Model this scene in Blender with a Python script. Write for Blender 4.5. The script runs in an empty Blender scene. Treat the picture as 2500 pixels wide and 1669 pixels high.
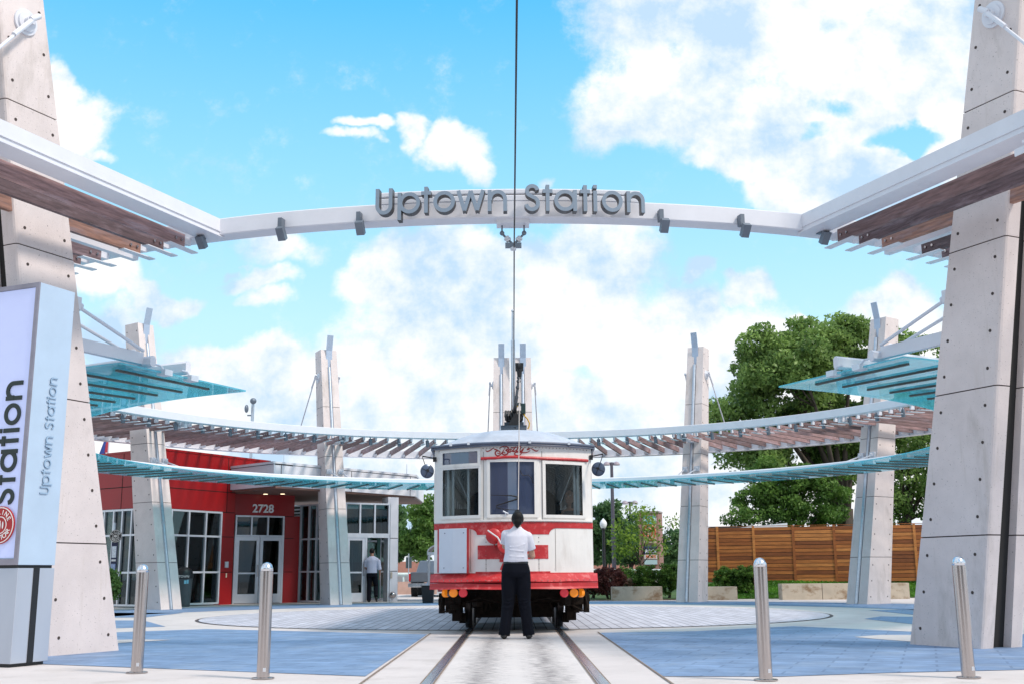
import bpy, bmesh, math, random
import numpy as np
from mathutils import Vector, Matrix
random.seed(7); np.random.seed(7)
D = bpy.data; S = bpy.context.scene
R_ = math.radians
# ---------------------------------------------------------------- camera
F = 2720.; PITCH = R_(11.77); ROLL = .0078; CH = .84
cam = D.cameras.new('camera'); cam.lens = F/2500*36; cam.sensor_width = 36; cam.clip_end = 3000; cam.clip_start = .1
co = D.objects.new('camera', cam); S.collection.objects.link(co); S.camera = co
_f = Vector((0, math.cos(PITCH), math.sin(PITCH))); _u0 = Vector((0, -math.sin(PITCH), math.cos(PITCH))); _r0 = Vector((1, 0, 0))
_r = _r0*math.cos(ROLL)-_u0*math.sin(ROLL); _u = _r0*math.sin(ROLL)+_u0*math.cos(ROLL)
co.matrix_world = Matrix((( _r.x, _u.x, -_f.x, 0), (_r.y, _u.y, -_f.y, 0), (_r.z, _u.z, -_f.z, CH), (0, 0, 0, 1)))
def at(px, py, Y):                       # survey helper: image point at forward distance Y -> world
    u = (px-1250)/F; v = (834.5-py)/F
    d = _f+_r*u+_u*v; k = Y/d.y
    return (d.x*k, Y, CH+d.z*k)
def pr(x, y, z):
    q = Vector((x, y, z-CH)); f = q.dot(_f)
    return (1250+F*q.dot(_r)/f, 834.5-F*q.dot(_u)/f)
def G(px, py):                           # point on the ground
    a = at(px, py, 1.); s = -CH/(a[2]-CH); return (a[0]*s, s)
def zat(px, py, Y): return at(px, py, Y)[2]
def xat(px, py, Y): return at(px, py, Y)[0]
# ---------------------------------------------------------------- sky
SUN_EL, SUN_AZ = 50., 122.               # azimuth clockwise from +Y
w = D.worlds.new('World'); S.world = w; w.use_nodes = True
nt = w.node_tree; N = nt.nodes; L = nt.links; N.clear()
def nd(t, **k):
    n = N.new(t)
    for a, b in k.items(): setattr(n, a, b)
    return n
def M_(op, a, b=None, c=None):
    n = nd('ShaderNodeMath', operation=op)
    for i, x in enumerate((a, b, c)):
        if x is None: continue
        if isinstance(x, (int, float)): n.inputs[i].default_value = x
        else: L.new(x, n.inputs[i])
    return n.outputs[0]
out = nd('ShaderNodeOutputWorld'); bg = nd('ShaderNodeBackground'); bg.inputs[1].default_value = .10
L.new(bg.outputs[0], out.inputs[0])
sky = nd('ShaderNodeTexSky', sky_type='NISHITA'); sky.sun_disc = False
sky.sun_elevation = R_(SUN_EL); sky.sun_rotation = R_(SUN_AZ); sky.air_density = 1.0; sky.dust_density = .6; sky.ozone_density = 1.5
tc = nd('ShaderNodeTexCoord'); sp = nd('ShaderNodeSeparateXYZ'); L.new(tc.outputs['Generated'], sp.inputs[0])
yy = M_('MAXIMUM', M_('ABSOLUTE', sp.outputs[1]), .12)
a0 = M_('DIVIDE', sp.outputs[0], yy); b0 = M_('DIVIDE', sp.outputs[2], yy)
cb = nd('ShaderNodeCombineXYZ'); L.new(a0, cb.inputs[0]); L.new(b0, cb.inputs[1]); L.new(M_('GREATER_THAN', sp.outputs[1], 0), cb.inputs[2])
def noise(scale, detail, rough=.55, vec=None, off=None):
    n = nd('ShaderNodeTexNoise'); n.inputs['Scale'].default_value = scale; n.inputs['Detail'].default_value = detail; n.inputs['Roughness'].default_value = rough
    L.new(vec or cb.outputs[0], n.inputs['Vector']); return n
wn = noise(9, 5)
vs = nd('ShaderNodeVectorMath', operation='SUBTRACT'); L.new(wn.outputs['Color'], vs.inputs[0]); vs.inputs[1].default_value = (.5, .5, .5)
vm = nd('ShaderNodeVectorMath', operation='SCALE'); L.new(vs.outputs[0], vm.inputs[0]); vm.inputs['Scale'].default_value = .11
va = nd('ShaderNodeVectorMath', operation='ADD'); L.new(cb.outputs[0], va.inputs[0]); L.new(vm.outputs[0], va.inputs[1])
s2 = nd('ShaderNodeSeparateXYZ'); L.new(va.outputs[0], s2.inputs[0]); A, Bv = s2.outputs[0], s2.outputs[1]
def blob(px, py, rx, ry, wt):
    x, y, z = at(px, py, 1.); x1, _, _ = at(px+rx, py, 1.); _, _, z1 = at(px, py-ry, 1.)
    da = M_('DIVIDE', M_('SUBTRACT', A, x), abs(x1-x)); db = M_('DIVIDE', M_('SUBTRACT', Bv, z-CH), abs(z1-z))
    r2 = M_('ADD', M_('MULTIPLY', da, da), M_('MULTIPLY', db, db))
    return M_('MULTIPLY', M_('SUBTRACT', 1., M_('MINIMUM', r2, 2.2)), wt)
CL = [(1780,60,400,160,1),(1620,240,240,140,1),(1960,300,360,150,1),(2080,430,260,90,1),(2200,150,320,260,1),(1800,390,150,60,1),(2350,380,120,90,1),
      (1110,330,95,55,1),(1165,390,45,45,.9),(990,300,40,40,.8),(900,290,50,16,.6),(865,325,40,14,.5),(1350,432,24,20,.5),
      (175,310,110,90,1),(160,230,50,80,1),(225,375,60,25,.7),
      (1090,640,240,80,1),(960,690,200,70,1),(1430,670,200,120,1),(1250,760,420,170,1),(1620,800,330,110,1),(1100,950,520,180,1),(1700,930,430,150,1),
      (610,680,75,28,.8),(560,655,22,12,.5),(640,730,50,25,.6),(250,710,90,50,1),(380,740,130,38,1),(280,830,110,70,.9),(650,600,90,40,.45),
      (520,900,170,75,1),(680,910,120,80,1),(560,1050,500,110,1),(1690,672,34,24,.8),(1840,690,75,38,1),(1790,668,40,14,.5),
      (2200,740,110,60,1),(2100,820,260,60,1),(1950,800,130,40,1),(2000,1000,500,160,1),(300,1050,300,110,1),(1250,1250,1900,170,1)]
acc = None
CL = [(*c[:4], c[4]*(.72 if c[2] < 115 else 1)) for c in CL]
for c in CL:
    o = blob(*c); acc = o if acc is None else M_('SMOOTH_MAX', acc, o, .25)
HO = [(2035,265,70,60,1.0),(1985,330,60,34,.8),(2200,355,150,45,1.0),(1850,380,60,30,.4),(2150,60,160,60,.35),(1640,120,70,50,.3),(1250,925,130,40,.45),(1470,880,160,24,.4),(1390,840,60,12,.3),(1640,960,60,20,.4),(860,985,120,16,.35),(2240,1000,60,40,.4)]
hol = None
for c in HO:
    o = M_('MAXIMUM', blob(*c), 0.); hol = o if hol is None else M_('MAXIMUM', hol, o)
acc = M_('SUBTRACT', acc, M_('MULTIPLY', hol, 1.15))
n2 = noise(20, 9, .70); n3 = noise(5, 6, .6)
acc = M_('ADD', acc, M_('MULTIPLY', M_('SUBTRACT', n2.outputs[0], .5), 1.45))
acc = M_('ADD', acc, M_('MULTIPLY', M_('SUBTRACT', n3.outputs[0], .5), .35))
# sky behind and above the camera: broken cloud from noise
bn = noise(3.2, 7, .6, tc.outputs['Generated'])
bk = M_('MULTIPLY', M_('SUBTRACT', bn.outputs[0], .40), 4.)
front = M_('MULTIPLY', M_('GREATER_THAN', sp.outputs[1], .13), M_('LESS_THAN', b0, 1.1))
accm = nd('ShaderNodeMix'); accm.data_type = 'FLOAT'; L.new(front, accm.inputs[0]); L.new(bk, accm.inputs[2]); L.new(acc, accm.inputs[3])
mr = nd('ShaderNodeMapRange', interpolation_type='SMOOTHSTEP'); L.new(accm.outputs[0], mr.inputs[0]); mr.inputs[1].default_value = -.30; mr.inputs[2].default_value = .50
# clear-sky colour: physical sky pulled toward this day's cyan blue
cr = nd('ShaderNodeValToRGB'); L.new(sp.outputs[2], cr.inputs[0])
for i, (p, c) in enumerate([(0, (.72,.90,1)), (.22, (.50,.82,1)), (.34, (.30,.70,1)), (.5, (.075,.50,.98))]):
    e = cr.color_ramp.elements[i] if i < 2 else cr.color_ramp.elements.new(p)
    e.position = p; e.color = (c[0], c[1], c[2], 1)
sc10 = nd('ShaderNodeVectorMath', operation='SCALE'); L.new(cr.outputs[0], sc10.inputs[0]); sc10.inputs['Scale'].default_value = 8.4
mx = nd('ShaderNodeMix'); mx.data_type = 'RGBA'; mx.inputs[0].default_value = .88; L.new(sky.outputs[0], mx.inputs[6]); L.new(sc10.outputs[0], mx.inputs[7])
# cloud tone
ct = nd('ShaderNodeValToRGB'); L.new(noise(8, 8, .62).outputs[0], ct.inputs[0])
ct.color_ramp.elements[0].position = .40; ct.color_ramp.elements[0].color = (.52,.71,.92,1); ct.color_ramp.elements[1].position = .56; ct.color_ramp.elements[1].color = (1,1,1,1)
s3 = nd('ShaderNodeVectorMath', operation='SCALE'); L.new(ct.outputs[0], s3.inputs[0]); s3.inputs['Scale'].default_value = 7.7
m2 = nd('ShaderNodeMix'); m2.data_type = 'RGBA'; L.new(mr.outputs[0], m2.inputs[0]); L.new(mx.outputs[2], m2.inputs[6]); L.new(s3.outputs[0], m2.inputs[7])
L.new(m2.outputs[2], bg.inputs[0])
# ---------------------------------------------------------------- sun, exposure
sl = D.lights.new('sun', 'SUN'); sl.energy = 2.2; sl.angle = R_(9); sl.color = (1, .90, .80)
so = D.objects.new('sun', sl); S.collection.objects.link(so)
sd = Vector((math.cos(R_(SUN_EL))*math.sin(R_(SUN_AZ)), math.cos(R_(SUN_EL))*math.cos(R_(SUN_AZ)), math.sin(R_(SUN_EL))))
so.rotation_euler = sd.to_track_quat('Z', 'Y').to_euler()
S.view_settings.view_transform = 'Standard'; S.view_settings.look = 'None'; S.view_settings.exposure = 0.53; S.view_settings.gamma = 1
S.cycles.max_bounces = 8; S.cycles.transparent_max_bounces = 24
# ---------------------------------------------------------------- materials
MATS = {}
def mat(name, col, rough=.6, metal=0., var=.12, scale=6., bump=0., bscale=60., spec=.5, kind=None, trans=None, emit=None, stretch=None, rotz=0):
    if name in MATS: return MATS[name]
    m = D.materials.new(name); m.use_nodes = True; t = m.node_tree; b = t.nodes['Principled BSDF']
    b.inputs['Roughness'].default_value = rough; b.inputs['Metallic'].default_value = metal; b.inputs['Specular IOR Level'].default_value = spec
    b.inputs['Base Color'].default_value = (*col, 1)
    tcn = t.nodes.new('ShaderNodeTexCoord'); vec = tcn.outputs['Object']
    if stretch:
        mp = t.nodes.new('ShaderNodeMapping'); mp.inputs['Scale'].default_value = stretch; mp.inputs['Rotation'].default_value = (0, 0, rotz); t.links.new(vec, mp.inputs[0]); vec = mp.outputs[0]
    if var:
        n = t.nodes.new('ShaderNodeTexNoise'); n.inputs['Scale'].default_value = scale; n.inputs['Detail'].default_value = 8; n.inputs['Roughness'].default_value = .62; t.links.new(vec, n.inputs['Vector'])
        r = t.nodes.new('ShaderNodeMapRange'); t.links.new(n.outputs[0], r.inputs[0]); r.inputs[1].default_value = .3; r.inputs[2].default_value = .7; r.inputs[3].default_value = 1-var; r.inputs[4].default_value = 1+var
        x = t.nodes.new('ShaderNodeVectorMath'); x.operation = 'SCALE'; x.inputs[0].default_value = col; t.links.new(r.outputs[0], x.inputs['Scale']); t.links.new(x.outputs[0], b.inputs['Base Color'])
        m['_c'] = x.name
    if bump:
        n = t.nodes.new('ShaderNodeTexNoise'); n.inputs['Scale'].default_value = bscale; n.inputs['Detail'].default_value = 4; t.links.new(vec, n.inputs['Vector'])
        bp = t.nodes.new('ShaderNodeBump'); bp.inputs['Strength'].default_value = bump; bp.inputs['Distance'].default_value = .01; t.links.new(n.outputs[0], bp.inputs['Height']); t.links.new(bp.outputs[0], b.inputs['Normal'])
    if emit:
        b.inputs['Emission Color'].default_value = (*emit[:3], 1); b.inputs['Emission Strength'].default_value = emit[3]
    MATS[name] = m; return m
def overlay(m, node_fn):                 # mixes a second colour over the base by a mask built by node_fn(tree, objcoord) -> (mask, colour)
    t = m.node_tree; b = t.nodes['Principled BSDF']; tcn = t.nodes.new('ShaderNodeTexCoord')
    mask, col = node_fn(t, tcn.outputs['Object'])
    mi = t.nodes.new('ShaderNodeMix'); mi.data_type = 'RGBA'; old = b.inputs['Base Color']
    if old.is_linked: t.links.new(old.links[0].from_socket, mi.inputs[6])
    else: mi.inputs[6].default_value = old.default_value
    mi.inputs[7].default_value = (*col, 1); t.links.new(mask, mi.inputs[0]); t.links.new(mi.outputs[2], b.inputs['Base Color'])
def speck(scale, lo, hi, col, detail=2, stretch=(1, 1, 1)):
    def f(t, v):
        mp = t.nodes.new('ShaderNodeMapping'); mp.inputs['Scale'].default_value = stretch; t.links.new(v, mp.inputs[0])
        n = t.nodes.new('ShaderNodeTexNoise'); n.inputs['Scale'].default_value = scale; n.inputs['Detail'].default_value = detail; n.inputs['Roughness'].default_value = .7; t.links.new(mp.outputs[0], n.inputs['Vector'])
        r = t.nodes.new('ShaderNodeMapRange'); t.links.new(n.outputs[0], r.inputs[0]); r.inputs[1].default_value = lo; r.inputs[2].default_value = hi
        return r.outputs[0], col
    return f
def bricks(scale, mortar, col, bw, rh, rotz=0, off=.5, strength=1., axes=None):
    def f(t, v):
        if axes:
            s_ = t.nodes.new('ShaderNodeSeparateXYZ'); t.links.new(v, s_.inputs[0]); c_ = t.nodes.new('ShaderNodeCombineXYZ')
            for i, ax in enumerate(axes): t.links.new(s_.outputs[ax], c_.inputs[i])
            v = c_.outputs[0]
        mp = t.nodes.new('ShaderNodeMapping'); mp.inputs['Rotation'].default_value = (0, 0, rotz); t.links.new(v, mp.inputs[0])
        n = t.nodes.new('ShaderNodeTexBrick'); n.inputs['Scale'].default_value = scale; n.inputs['Mortar Size'].default_value = mortar; n.inputs['Brick Width'].default_value = bw; n.inputs['Row Height'].default_value = rh; n.offset = off
        n.inputs['Color1'].default_value = (0, 0, 0, 1); n.inputs['Color2'].default_value = (.22, .22, .22, 1); n.inputs['Mortar'].default_value = (strength, strength, strength, 1)
        t.links.new(mp.outputs[0], n.inputs['Vector'])
        return n.outputs['Color'], col
    return f
concrete = mat('precast_concrete', (.68,.605,.585), .85, var=.10, scale=1.6, bump=.25, bscale=90)
overlay(concrete, speck(55, .66, .74, (.20,.17,.16))); overlay(concrete, speck(2.4, .58, .78, (.54,.47,.42), 7, (3, 3, .22))); overlay(concrete, speck(1.1, .56, .8, (.36,.315,.28), 6, (1, 1, .35)))
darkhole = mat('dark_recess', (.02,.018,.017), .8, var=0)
joint = mat('joint_shadow_gap', (.06,.045,.04), .9, var=0)
white_steel = mat('white_painted_steel', (.70,.71,.76), .38, var=.04, scale=3, bump=.03)
overlay(white_steel, speck(2.2, .62, .9, (.5,.5,.54), 6, (1, 1, 4)))
galv = mat('galvanised_steel', (.50,.54,.60), .35, .85, var=.12, scale=12)
alum = mat('aluminium_frame', (.66,.69,.74), .35, .35, var=.04)
fin_m = mat('satin_fin_steel', (.42,.50,.62), .4, .3, var=.05)
stainless = mat('brushed_stainless', (.50,.46,.45), .16, 1., var=.08, scale=5, stretch=(30, 30, .6), bump=.05, bscale=40)
darksteel = mat('dark_luminaire', (.16,.19,.23), .45, .4, var=.1)
wood = mat('weathered_ipe', (.235,.145,.14), .7, var=.45, scale=2.6, stretch=(1.2, 1.2, 14), bump=.25, bscale=8)
def per_object_tone(m, lo, hi):
    t = m.node_tree; b = t.nodes['Principled BSDF']; src = b.inputs['Base Color'].links[0].from_socket; oi = t.nodes.new('ShaderNodeObjectInfo'); r = t.nodes.new('ShaderNodeMapRange'); t.links.new(oi.outputs['Random'], r.inputs[0]); r.inputs[3].default_value = lo; r.inputs[4].default_value = hi
    x = t.nodes.new('ShaderNodeVectorMath'); x.operation = 'SCALE'; t.links.new(src, x.inputs[0]); t.links.new(r.outputs[0], x.inputs['Scale']); t.links.new(x.outputs[0], b.inputs['Base Color'])
overlay(wood, speck(1.4, .5, .78, (.34,.27,.30), 6, (1, 1, 6)))
per_object_tone(wood, .62, 1.35)
wood_b = wood.copy(); wood_b.name = 'weathered_ipe_orange'; wood_b.node_tree.nodes[wood['_c']].inputs[0].default_value = (.33,.175,.13)
wood_c = wood.copy(); wood_c.name = 'weathered_ipe_dark'; wood_c.node_tree.nodes[wood['_c']].inputs[0].default_value = (.115,.075,.08)
black = mat('black_metal', (.012,.012,.014), .45, var=.1)
rubber = mat('grimy_undercarriage', (.018,.013,.010), .8, var=.6, scale=14, bump=.3, spec=.15)
letter_m = mat('letter_face', (.27,.32,.38), .35, .6, var=.04)
letter_s = mat('letter_return', (.085,.085,.09), .4, .6, var=.1)
def glassmat(name, tint, fac=.12, rough=.02, body=None, fm=.7):
    m = D.materials.new(name); m.use_nodes = True; t = m.node_tree; t.nodes.clear()
    o = t.nodes.new('ShaderNodeOutputMaterial'); tr = t.nodes.new('ShaderNodeBsdfTransparent'); tr.inputs[0].default_value = (*tint, 1)
    gl = t.nodes.new('ShaderNodeBsdfGlossy'); gl.inputs['Roughness'].default_value = rough; gl.inputs[0].default_value = (.9,.95,1,1)
    fr = t.nodes.new('ShaderNodeFresnel'); fr.inputs[0].default_value = 1.5
    mxn = t.nodes.new('ShaderNodeMixShader'); 
    ad = t.nodes.new('ShaderNodeMath'); ad.operation = 'MULTIPLY_ADD'; t.links.new(fr.outputs[0], ad.inputs[0]); ad.inputs[1].default_value = fm; ad.inputs[2].default_value = fac; ad.use_clamp = True
    t.links.new(ad.outputs[0], mxn.inputs[0])
    base = tr.outputs[0]
    if body:
        df = t.nodes.new('ShaderNodeBsdfDiffuse'); df.inputs[0].default_value = (*body[:3], 1); tl = t.nodes.new('ShaderNodeBsdfTranslucent'); tl.inputs[0].default_value = (*body[:3], 1)
        a1 = t.nodes.new('ShaderNodeMixShader'); a1.inputs[0].default_value = .5; t.links.new(df.outputs[0], a1.inputs[1]); t.links.new(tl.outputs[0], a1.inputs[2])
        a2 = t.nodes.new('ShaderNodeMixShader'); a2.inputs[0].default_value = body[3]; t.links.new(tr.outputs[0], a2.inputs[1]); t.links.new(a1.outputs[0], a2.inputs[2]); base = a2.outputs[0]
    t.links.new(base, mxn.inputs[1]); t.links.new(gl.outputs[0], mxn.inputs[2]); t.links.new(mxn.outputs[0], o.inputs[0])
    MATS[name] = m; return m
canopy_glass = glassmat('teal_canopy_glass', (.52,.89,.93), .02, body=(.24,.80,.92,.36))
window_glass = glassmat('tinted_window_glass', (.24,.31,.30), .02)
clear_glass = glassmat('trolley_window_glass', (.80,.84,.84), .0, fm=.3)
smoke_glass = glassmat('blue_windscreen_glass', (.42,.46,.55), .10, body=(.17,.22,.38,.55))
side_glass = glassmat('trolley_side_glass', (.62,.64,.65), .02)
red_panel = mat('red_metal_panel', (.31,.004,.006), .38, var=.06, scale=1)
red_paint = mat('red_trolley_paint', (.50,.022,.026), .42, var=.2, scale=7, bump=.15, bscale=20)
overlay(red_paint, speck(7, .54, .72, (.60,.20,.19), 7)); overlay(red_paint, speck(26, .68, .76, (.10,.02,.02), 4))
cream = mat('white_trolley_paint', (.80,.77,.73), .42, var=.04, scale=3, bump=.12, bscale=8)
overlay(cream, speck(10, .66, .78, (.42,.36,.32), 8, (1, 1, .5))); overlay(cream, speck(2.6, .55, .85, (.60,.55,.50), 8, (2, 1, .45)))
roof_m = mat('grey_roof_canvas', (.46,.50,.57), .6, var=.12, scale=4, bump=.2)
overlay(roof_m, speck(5, .6, .8, (.26,.29,.34), 7))
light_conc = mat('pale_concrete_paving', (.60,.545,.525), .85, var=.08, scale=1.2, bump=.15, bscale=50)
overlay(light_conc, speck(30, .62, .85, (.36,.32,.29), 4)); overlay(light_conc, speck(1.6, .52, .78, (.44,.39,.36), 9))
track_conc = mat('track_slab_concrete', (.63,.58,.555), .85, var=.07, scale=1.2, bump=.15, bscale=50)
blue_pav = mat('blue_grey_pavers', (.195,.29,.455), .6, var=.26, scale=2.5, bump=.2, bscale=70)
overlay(blue_pav, speck(14, .60, .74, (.10,.14,.22), 6)); overlay(blue_pav, speck(1.2, .52, .75, (.30,.38,.50), 7)); overlay(blue_pav, bricks(1., .012, (.05,.09,.17), .62, .27, .35, strength=.5))
turn_pav = mat('turntable_pavers', (.55,.55,.61), .8, var=.2, scale=2.2, bump=.2)
overlay(turn_pav, bricks(1., .010, (.12,.11,.13), 1.2, .17, math.pi/2, strength=.9))
asphalt = mat('street_surface', (.34,.33,.34), .9, var=.1, scale=3)
# ---------------------------------------------------------------- mesh builder
class B:
    def __init__(s): s.v = []; s.f = []; s.mi = []; s.m = 0
    def add(s, vs, fs):
        k = len(s.v); s.v += [tuple(p) for p in vs]
        for f in fs: s.f.append(tuple(i+k for i in f)); s.mi.append(s.m)
    def hexa(s, p):                      # p: 4 bottom ccw + 4 top ccw
        s.add(p, [(3,2,1,0),(4,5,6,7),(0,1,5,4),(1,2,6,5),(2,3,7,6),(3,0,4,7)])
    def box(s, c, d, rz=0, M=None):
        x, y, z = d[0]/2, d[1]/2, d[2]/2
        P = [Vector(q) for q in ((-x,-y,-z),(x,-y,-z),(x,y,-z),(-x,y,-z),(-x,-y,z),(x,-y,z),(x,y,z),(-x,y,z))]
        T = M or Matrix.Rotation(rz, 3, 'Z')
        s.hexa([T@q+Vector(c) for q in P])
    def bar(s, a, b, w_, h, up=(0, 0, 1)):
        a = Vector(a); b = Vector(b); t = (b-a).normalized(); u = Vector(up); r = t.cross(u)
        if r.length < 1e-4: r = t.cross(Vector((1, 0, 0)))
        r.normalize(); u = r.cross(t); r *= w_/2; u *= h/2
        s.hexa([a-r-u, b-r-u, b+r-u, a+r-u, a-r+u, b-r+u, b+r+u, a+r+u])
    def tube(s, pts, rad, n=10, caps=True, sy=1.):
        pts = [Vector(p) for p in pts]; m = len(pts)
        if not hasattr(rad, '__len__'): rad = [rad]*m
        vs = []; pu = None
        for i, p in enumerate(pts):
            t = (pts[min(i+1, m-1)]-pts[max(i-1, 0)]).normalized()
            if pu is None:
                u = Vector((0, 0, 1)) if abs(t.z) < .9 else Vector((1, 0, 0))
            else: u = pu
            r = t.cross(u).normalized(); u = r.cross(t).normalized(); pu = u
            for k in range(n):
                a = 2*math.pi*k/n; vs.append(p+(r*math.cos(a)+u*math.sin(a)*sy)*rad[i])
        fs = [(i*n+k, i*n+(k+1) % n, (i+1)*n+(k+1) % n, (i+1)*n+k) for i in range(m-1) for k in range(n)]
        if caps: fs += [tuple(range(n))[::-1], tuple((m-1)*n+k for k in range(n))]
        s.add(vs, fs)
    def sections(s, secs, n=20):         # horizontal ellipse loft: (cx,cy,cz,rx,ry)
        vs = [(x+rx*math.cos(2*math.pi*k/n), y+ry*math.sin(2*math.pi*k/n), z) for x, y, z, rx, ry in secs for k in range(n)]
        m = len(secs)
        s.add(vs, [(i*n+k, i*n+(k+1) % n, (i+1)*n+(k+1) % n, (i+1)*n+k) for i in range(m-1) for k in range(n)]+[tuple(range(n))[::-1], tuple((m-1)*n+k for k in range(n))])
    def lathe(s, c, prof, n=24):         # prof (r,z)
        s.sections([(c[0], c[1], c[2]+z, r, r) for r, z in prof], n)
    def ball(s, c, r, n=12, m=8, T=None):
        if not hasattr(r, '__len__'): r = (r, r, r)
        vs = []
        for i in range(m+1):
            th = math.pi*(i+.02*(i == 0)-.02*(i == m))/m
            for k in range(n):
                q = Vector((r[0]*math.sin(th)*math.cos(2*math.pi*k/n), r[1]*math.sin(th)*math.sin(2*math.pi*k/n), r[2]*math.cos(th)))
                if T: q = T@q
                vs.append(q+Vector(c))
        s.add(vs, [(i*n+k, (i+1)*n+k, (i+1)*n+(k+1) % n, i*n+(k+1) % n) for i in range(m) for k in range(n)]+[tuple(range(n)), tuple(m*n+k for k in range(n))[::-1]])
    def disc(s, c, nrm, r, th=.01, n=24, r0=None):
        nrm = Vector(nrm).normalized(); s.tube([Vector(c)-nrm*th/2, Vector(c)+nrm*th/2], [r, r if r0 is None else r0], n)
    def poly(s, pts, z0, z1):            # vertical prism of a 2-D polygon
        n = len(pts); s.add([(x, y, z0) for x, y in pts]+[(x, y, z1) for x, y in pts], [tuple(range(n))[::-1], tuple(range(n, 2*n))]+[(i, (i+1) % n, n+(i+1) % n, n+i) for i in range(n)])
    def build(s, name, mats, parent=None, smooth=False, bevel=0, fix=True):
        me = D.meshes.new(name); me.from_pydata(s.v, [], s.f)
        for m in (mats if isinstance(mats, (list, tuple)) else [mats]): me.materials.append(m)
        me.polygons.foreach_set('material_index', s.mi)
        if fix:
            bm = bmesh.new(); bm.from_mesh(me); bmesh.ops.recalc_face_normals(bm, faces=bm.faces)
            bm.to_mesh(me); bm.free()
        if smooth:
            me.shade_smooth() if hasattr(me, 'shade_smooth') else None
            if smooth != 'all' and hasattr(me, 'set_sharp_from_angle'): me.set_sharp_from_angle(angle=R_(40))
        o = D.objects.new(name, me); S.collection.objects.link(o)
        if bevel:
            md = o.modifiers.new('b', 'BEVEL'); md.width = bevel; md.segments = 2; md.limit_method = 'ANGLE'
        if parent is not None: setp(o, parent)
        return o
def setp(o, parent):
    o.parent = parent; o.matrix_parent_inverse = Matrix.Translation(parent.location).inverted() if parent.type == 'EMPTY' and not parent.rotation_euler.z else Matrix.Identity(4)
def tag(o, label=None, cat=None, group=None, kind=None):
    if label: o['label'] = label
    if cat: o['category'] = cat
    if group: o['group'] = group
    if kind: o['kind'] = kind
    return o
def thing(name, label, cat, loc=(0, 0, 0), group=None):
    o = D.objects.new(name, None); S.collection.objects.link(o); o.location = loc; o.empty_display_size = .2
    return tag(o, label, cat, group)
def dup(root, loc, rz=0, label=None):
    r = root.copy(); S.collection.objects.link(r); r.location = loc; r.rotation_euler = (0, 0, rz)
    if label: r['label'] = label
    for c in root.children:
        d = c.copy(); S.collection.objects.link(d); d.parent = r
        for g in c.children:
            h = g.copy(); S.collection.objects.link(h); h.parent = d
    return r
def evalmesh(o, name, m):
    dg = bpy.context.evaluated_depsgraph_get(); me = D.meshes.new_from_object(o.evaluated_get(dg)); me.name = name
    me.materials.clear(); me.materials.append(m)
    return me
def organic(name, b, m, parent, voxel=.012, smooth=3):   # fuses overlapping limbs into one continuous skin
    o = b.build('tmp', m); md = o.modifiers.new('r', 'REMESH'); md.mode = 'VOXEL'; md.voxel_size = voxel
    ms = o.modifiers.new('s', 'SMOOTH'); ms.iterations = smooth; ms.factor = .5
    me = evalmesh(o, name, m); D.objects.remove(o); me.shade_smooth()
    q = D.objects.new(name, me); S.collection.objects.link(q)
    if parent is not None: setp(q, parent)
    return q
def text(name, s, size, m, M, parent=None, ext=.004, align='CENTER', bold=0., sx=1.):
    c = D.curves.new('t', 'FONT'); c.body = s; c.size = size; c.extrude = ext; c.align_x = align; c.align_y = 'CENTER'; c.offset = bold
    o = D.objects.new('t', c); S.collection.objects.link(o); me = evalmesh(o, name, m); D.objects.remove(o)
    me.transform(M@Matrix.Diagonal((sx, 1, 1, 1))); q = D.objects.new(name, me); S.collection.objects.link(q)
    if parent is not None: setp(q, parent)
    return q
def frame(o, ex, ey, ez=None):           # 4x4 from origin and axes
    ex = Vector(ex).normalized(); ey = Vector(ey).normalized(); ez = Vector(ez).normalized() if ez else ex.cross(ey)
    return Matrix(((ex.x, ey.x, ez.x, o[0]), (ex.y, ey.y, ez.y, o[1]), (ex.z, ey.z, ez.z, o[2]), (0, 0, 0, 1)))
# stroke lettering (round geometric capitals and lower case)
def arc(cx, cy, r, a0, a1, n=18, ry=None): return [(cx+r*math.cos(R_(a0+(a1-a0)*i/n)), cy+(ry or r)*math.sin(R_(a0+(a1-a0)*i/n))) for i in range(n+1)]
GL = {'U': (.80, [[(.085,1.23)]+arc(.4,.40,.315,180,360)+[(.715,1.23)]]),
 'p': (1.0, [arc(.55,.5,.415,0,360,32), [(.085,1.),(.085,-.3)]]),
 't': (.46, [[(.23,0),(.23,1.23)], [(0,.93),(.46,.93)]]),
 'o': (1.0, [arc(.5,.5,.415,0,360,32)]),
 'w': (1.26, [[(.06,1.),(.34,.05)], [(.34,.05),(.63,.97)], [(.63,.97),(.92,.05)], [(.92,.05),(1.2,1.)]]),
 'n': (.86, [[(.085,0),(.085,1.)], [(.12,.5)]+arc(.45,.57,.34,170,0)+[(.79,0)]]),
 'S': (.74, [arc(.37,.94,.245,10,250,18,.235)+arc(.36,.36,.275,75,-170,18,.29)]),
 'a': (1.0, [arc(.46,.5,.415,0,360,32), [(.905,0),(.905,1.)]]),
 'i': (.17, [[(.085,0),(.085,.98)], [(.085,1.08),(.085,1.25)]])}
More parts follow.
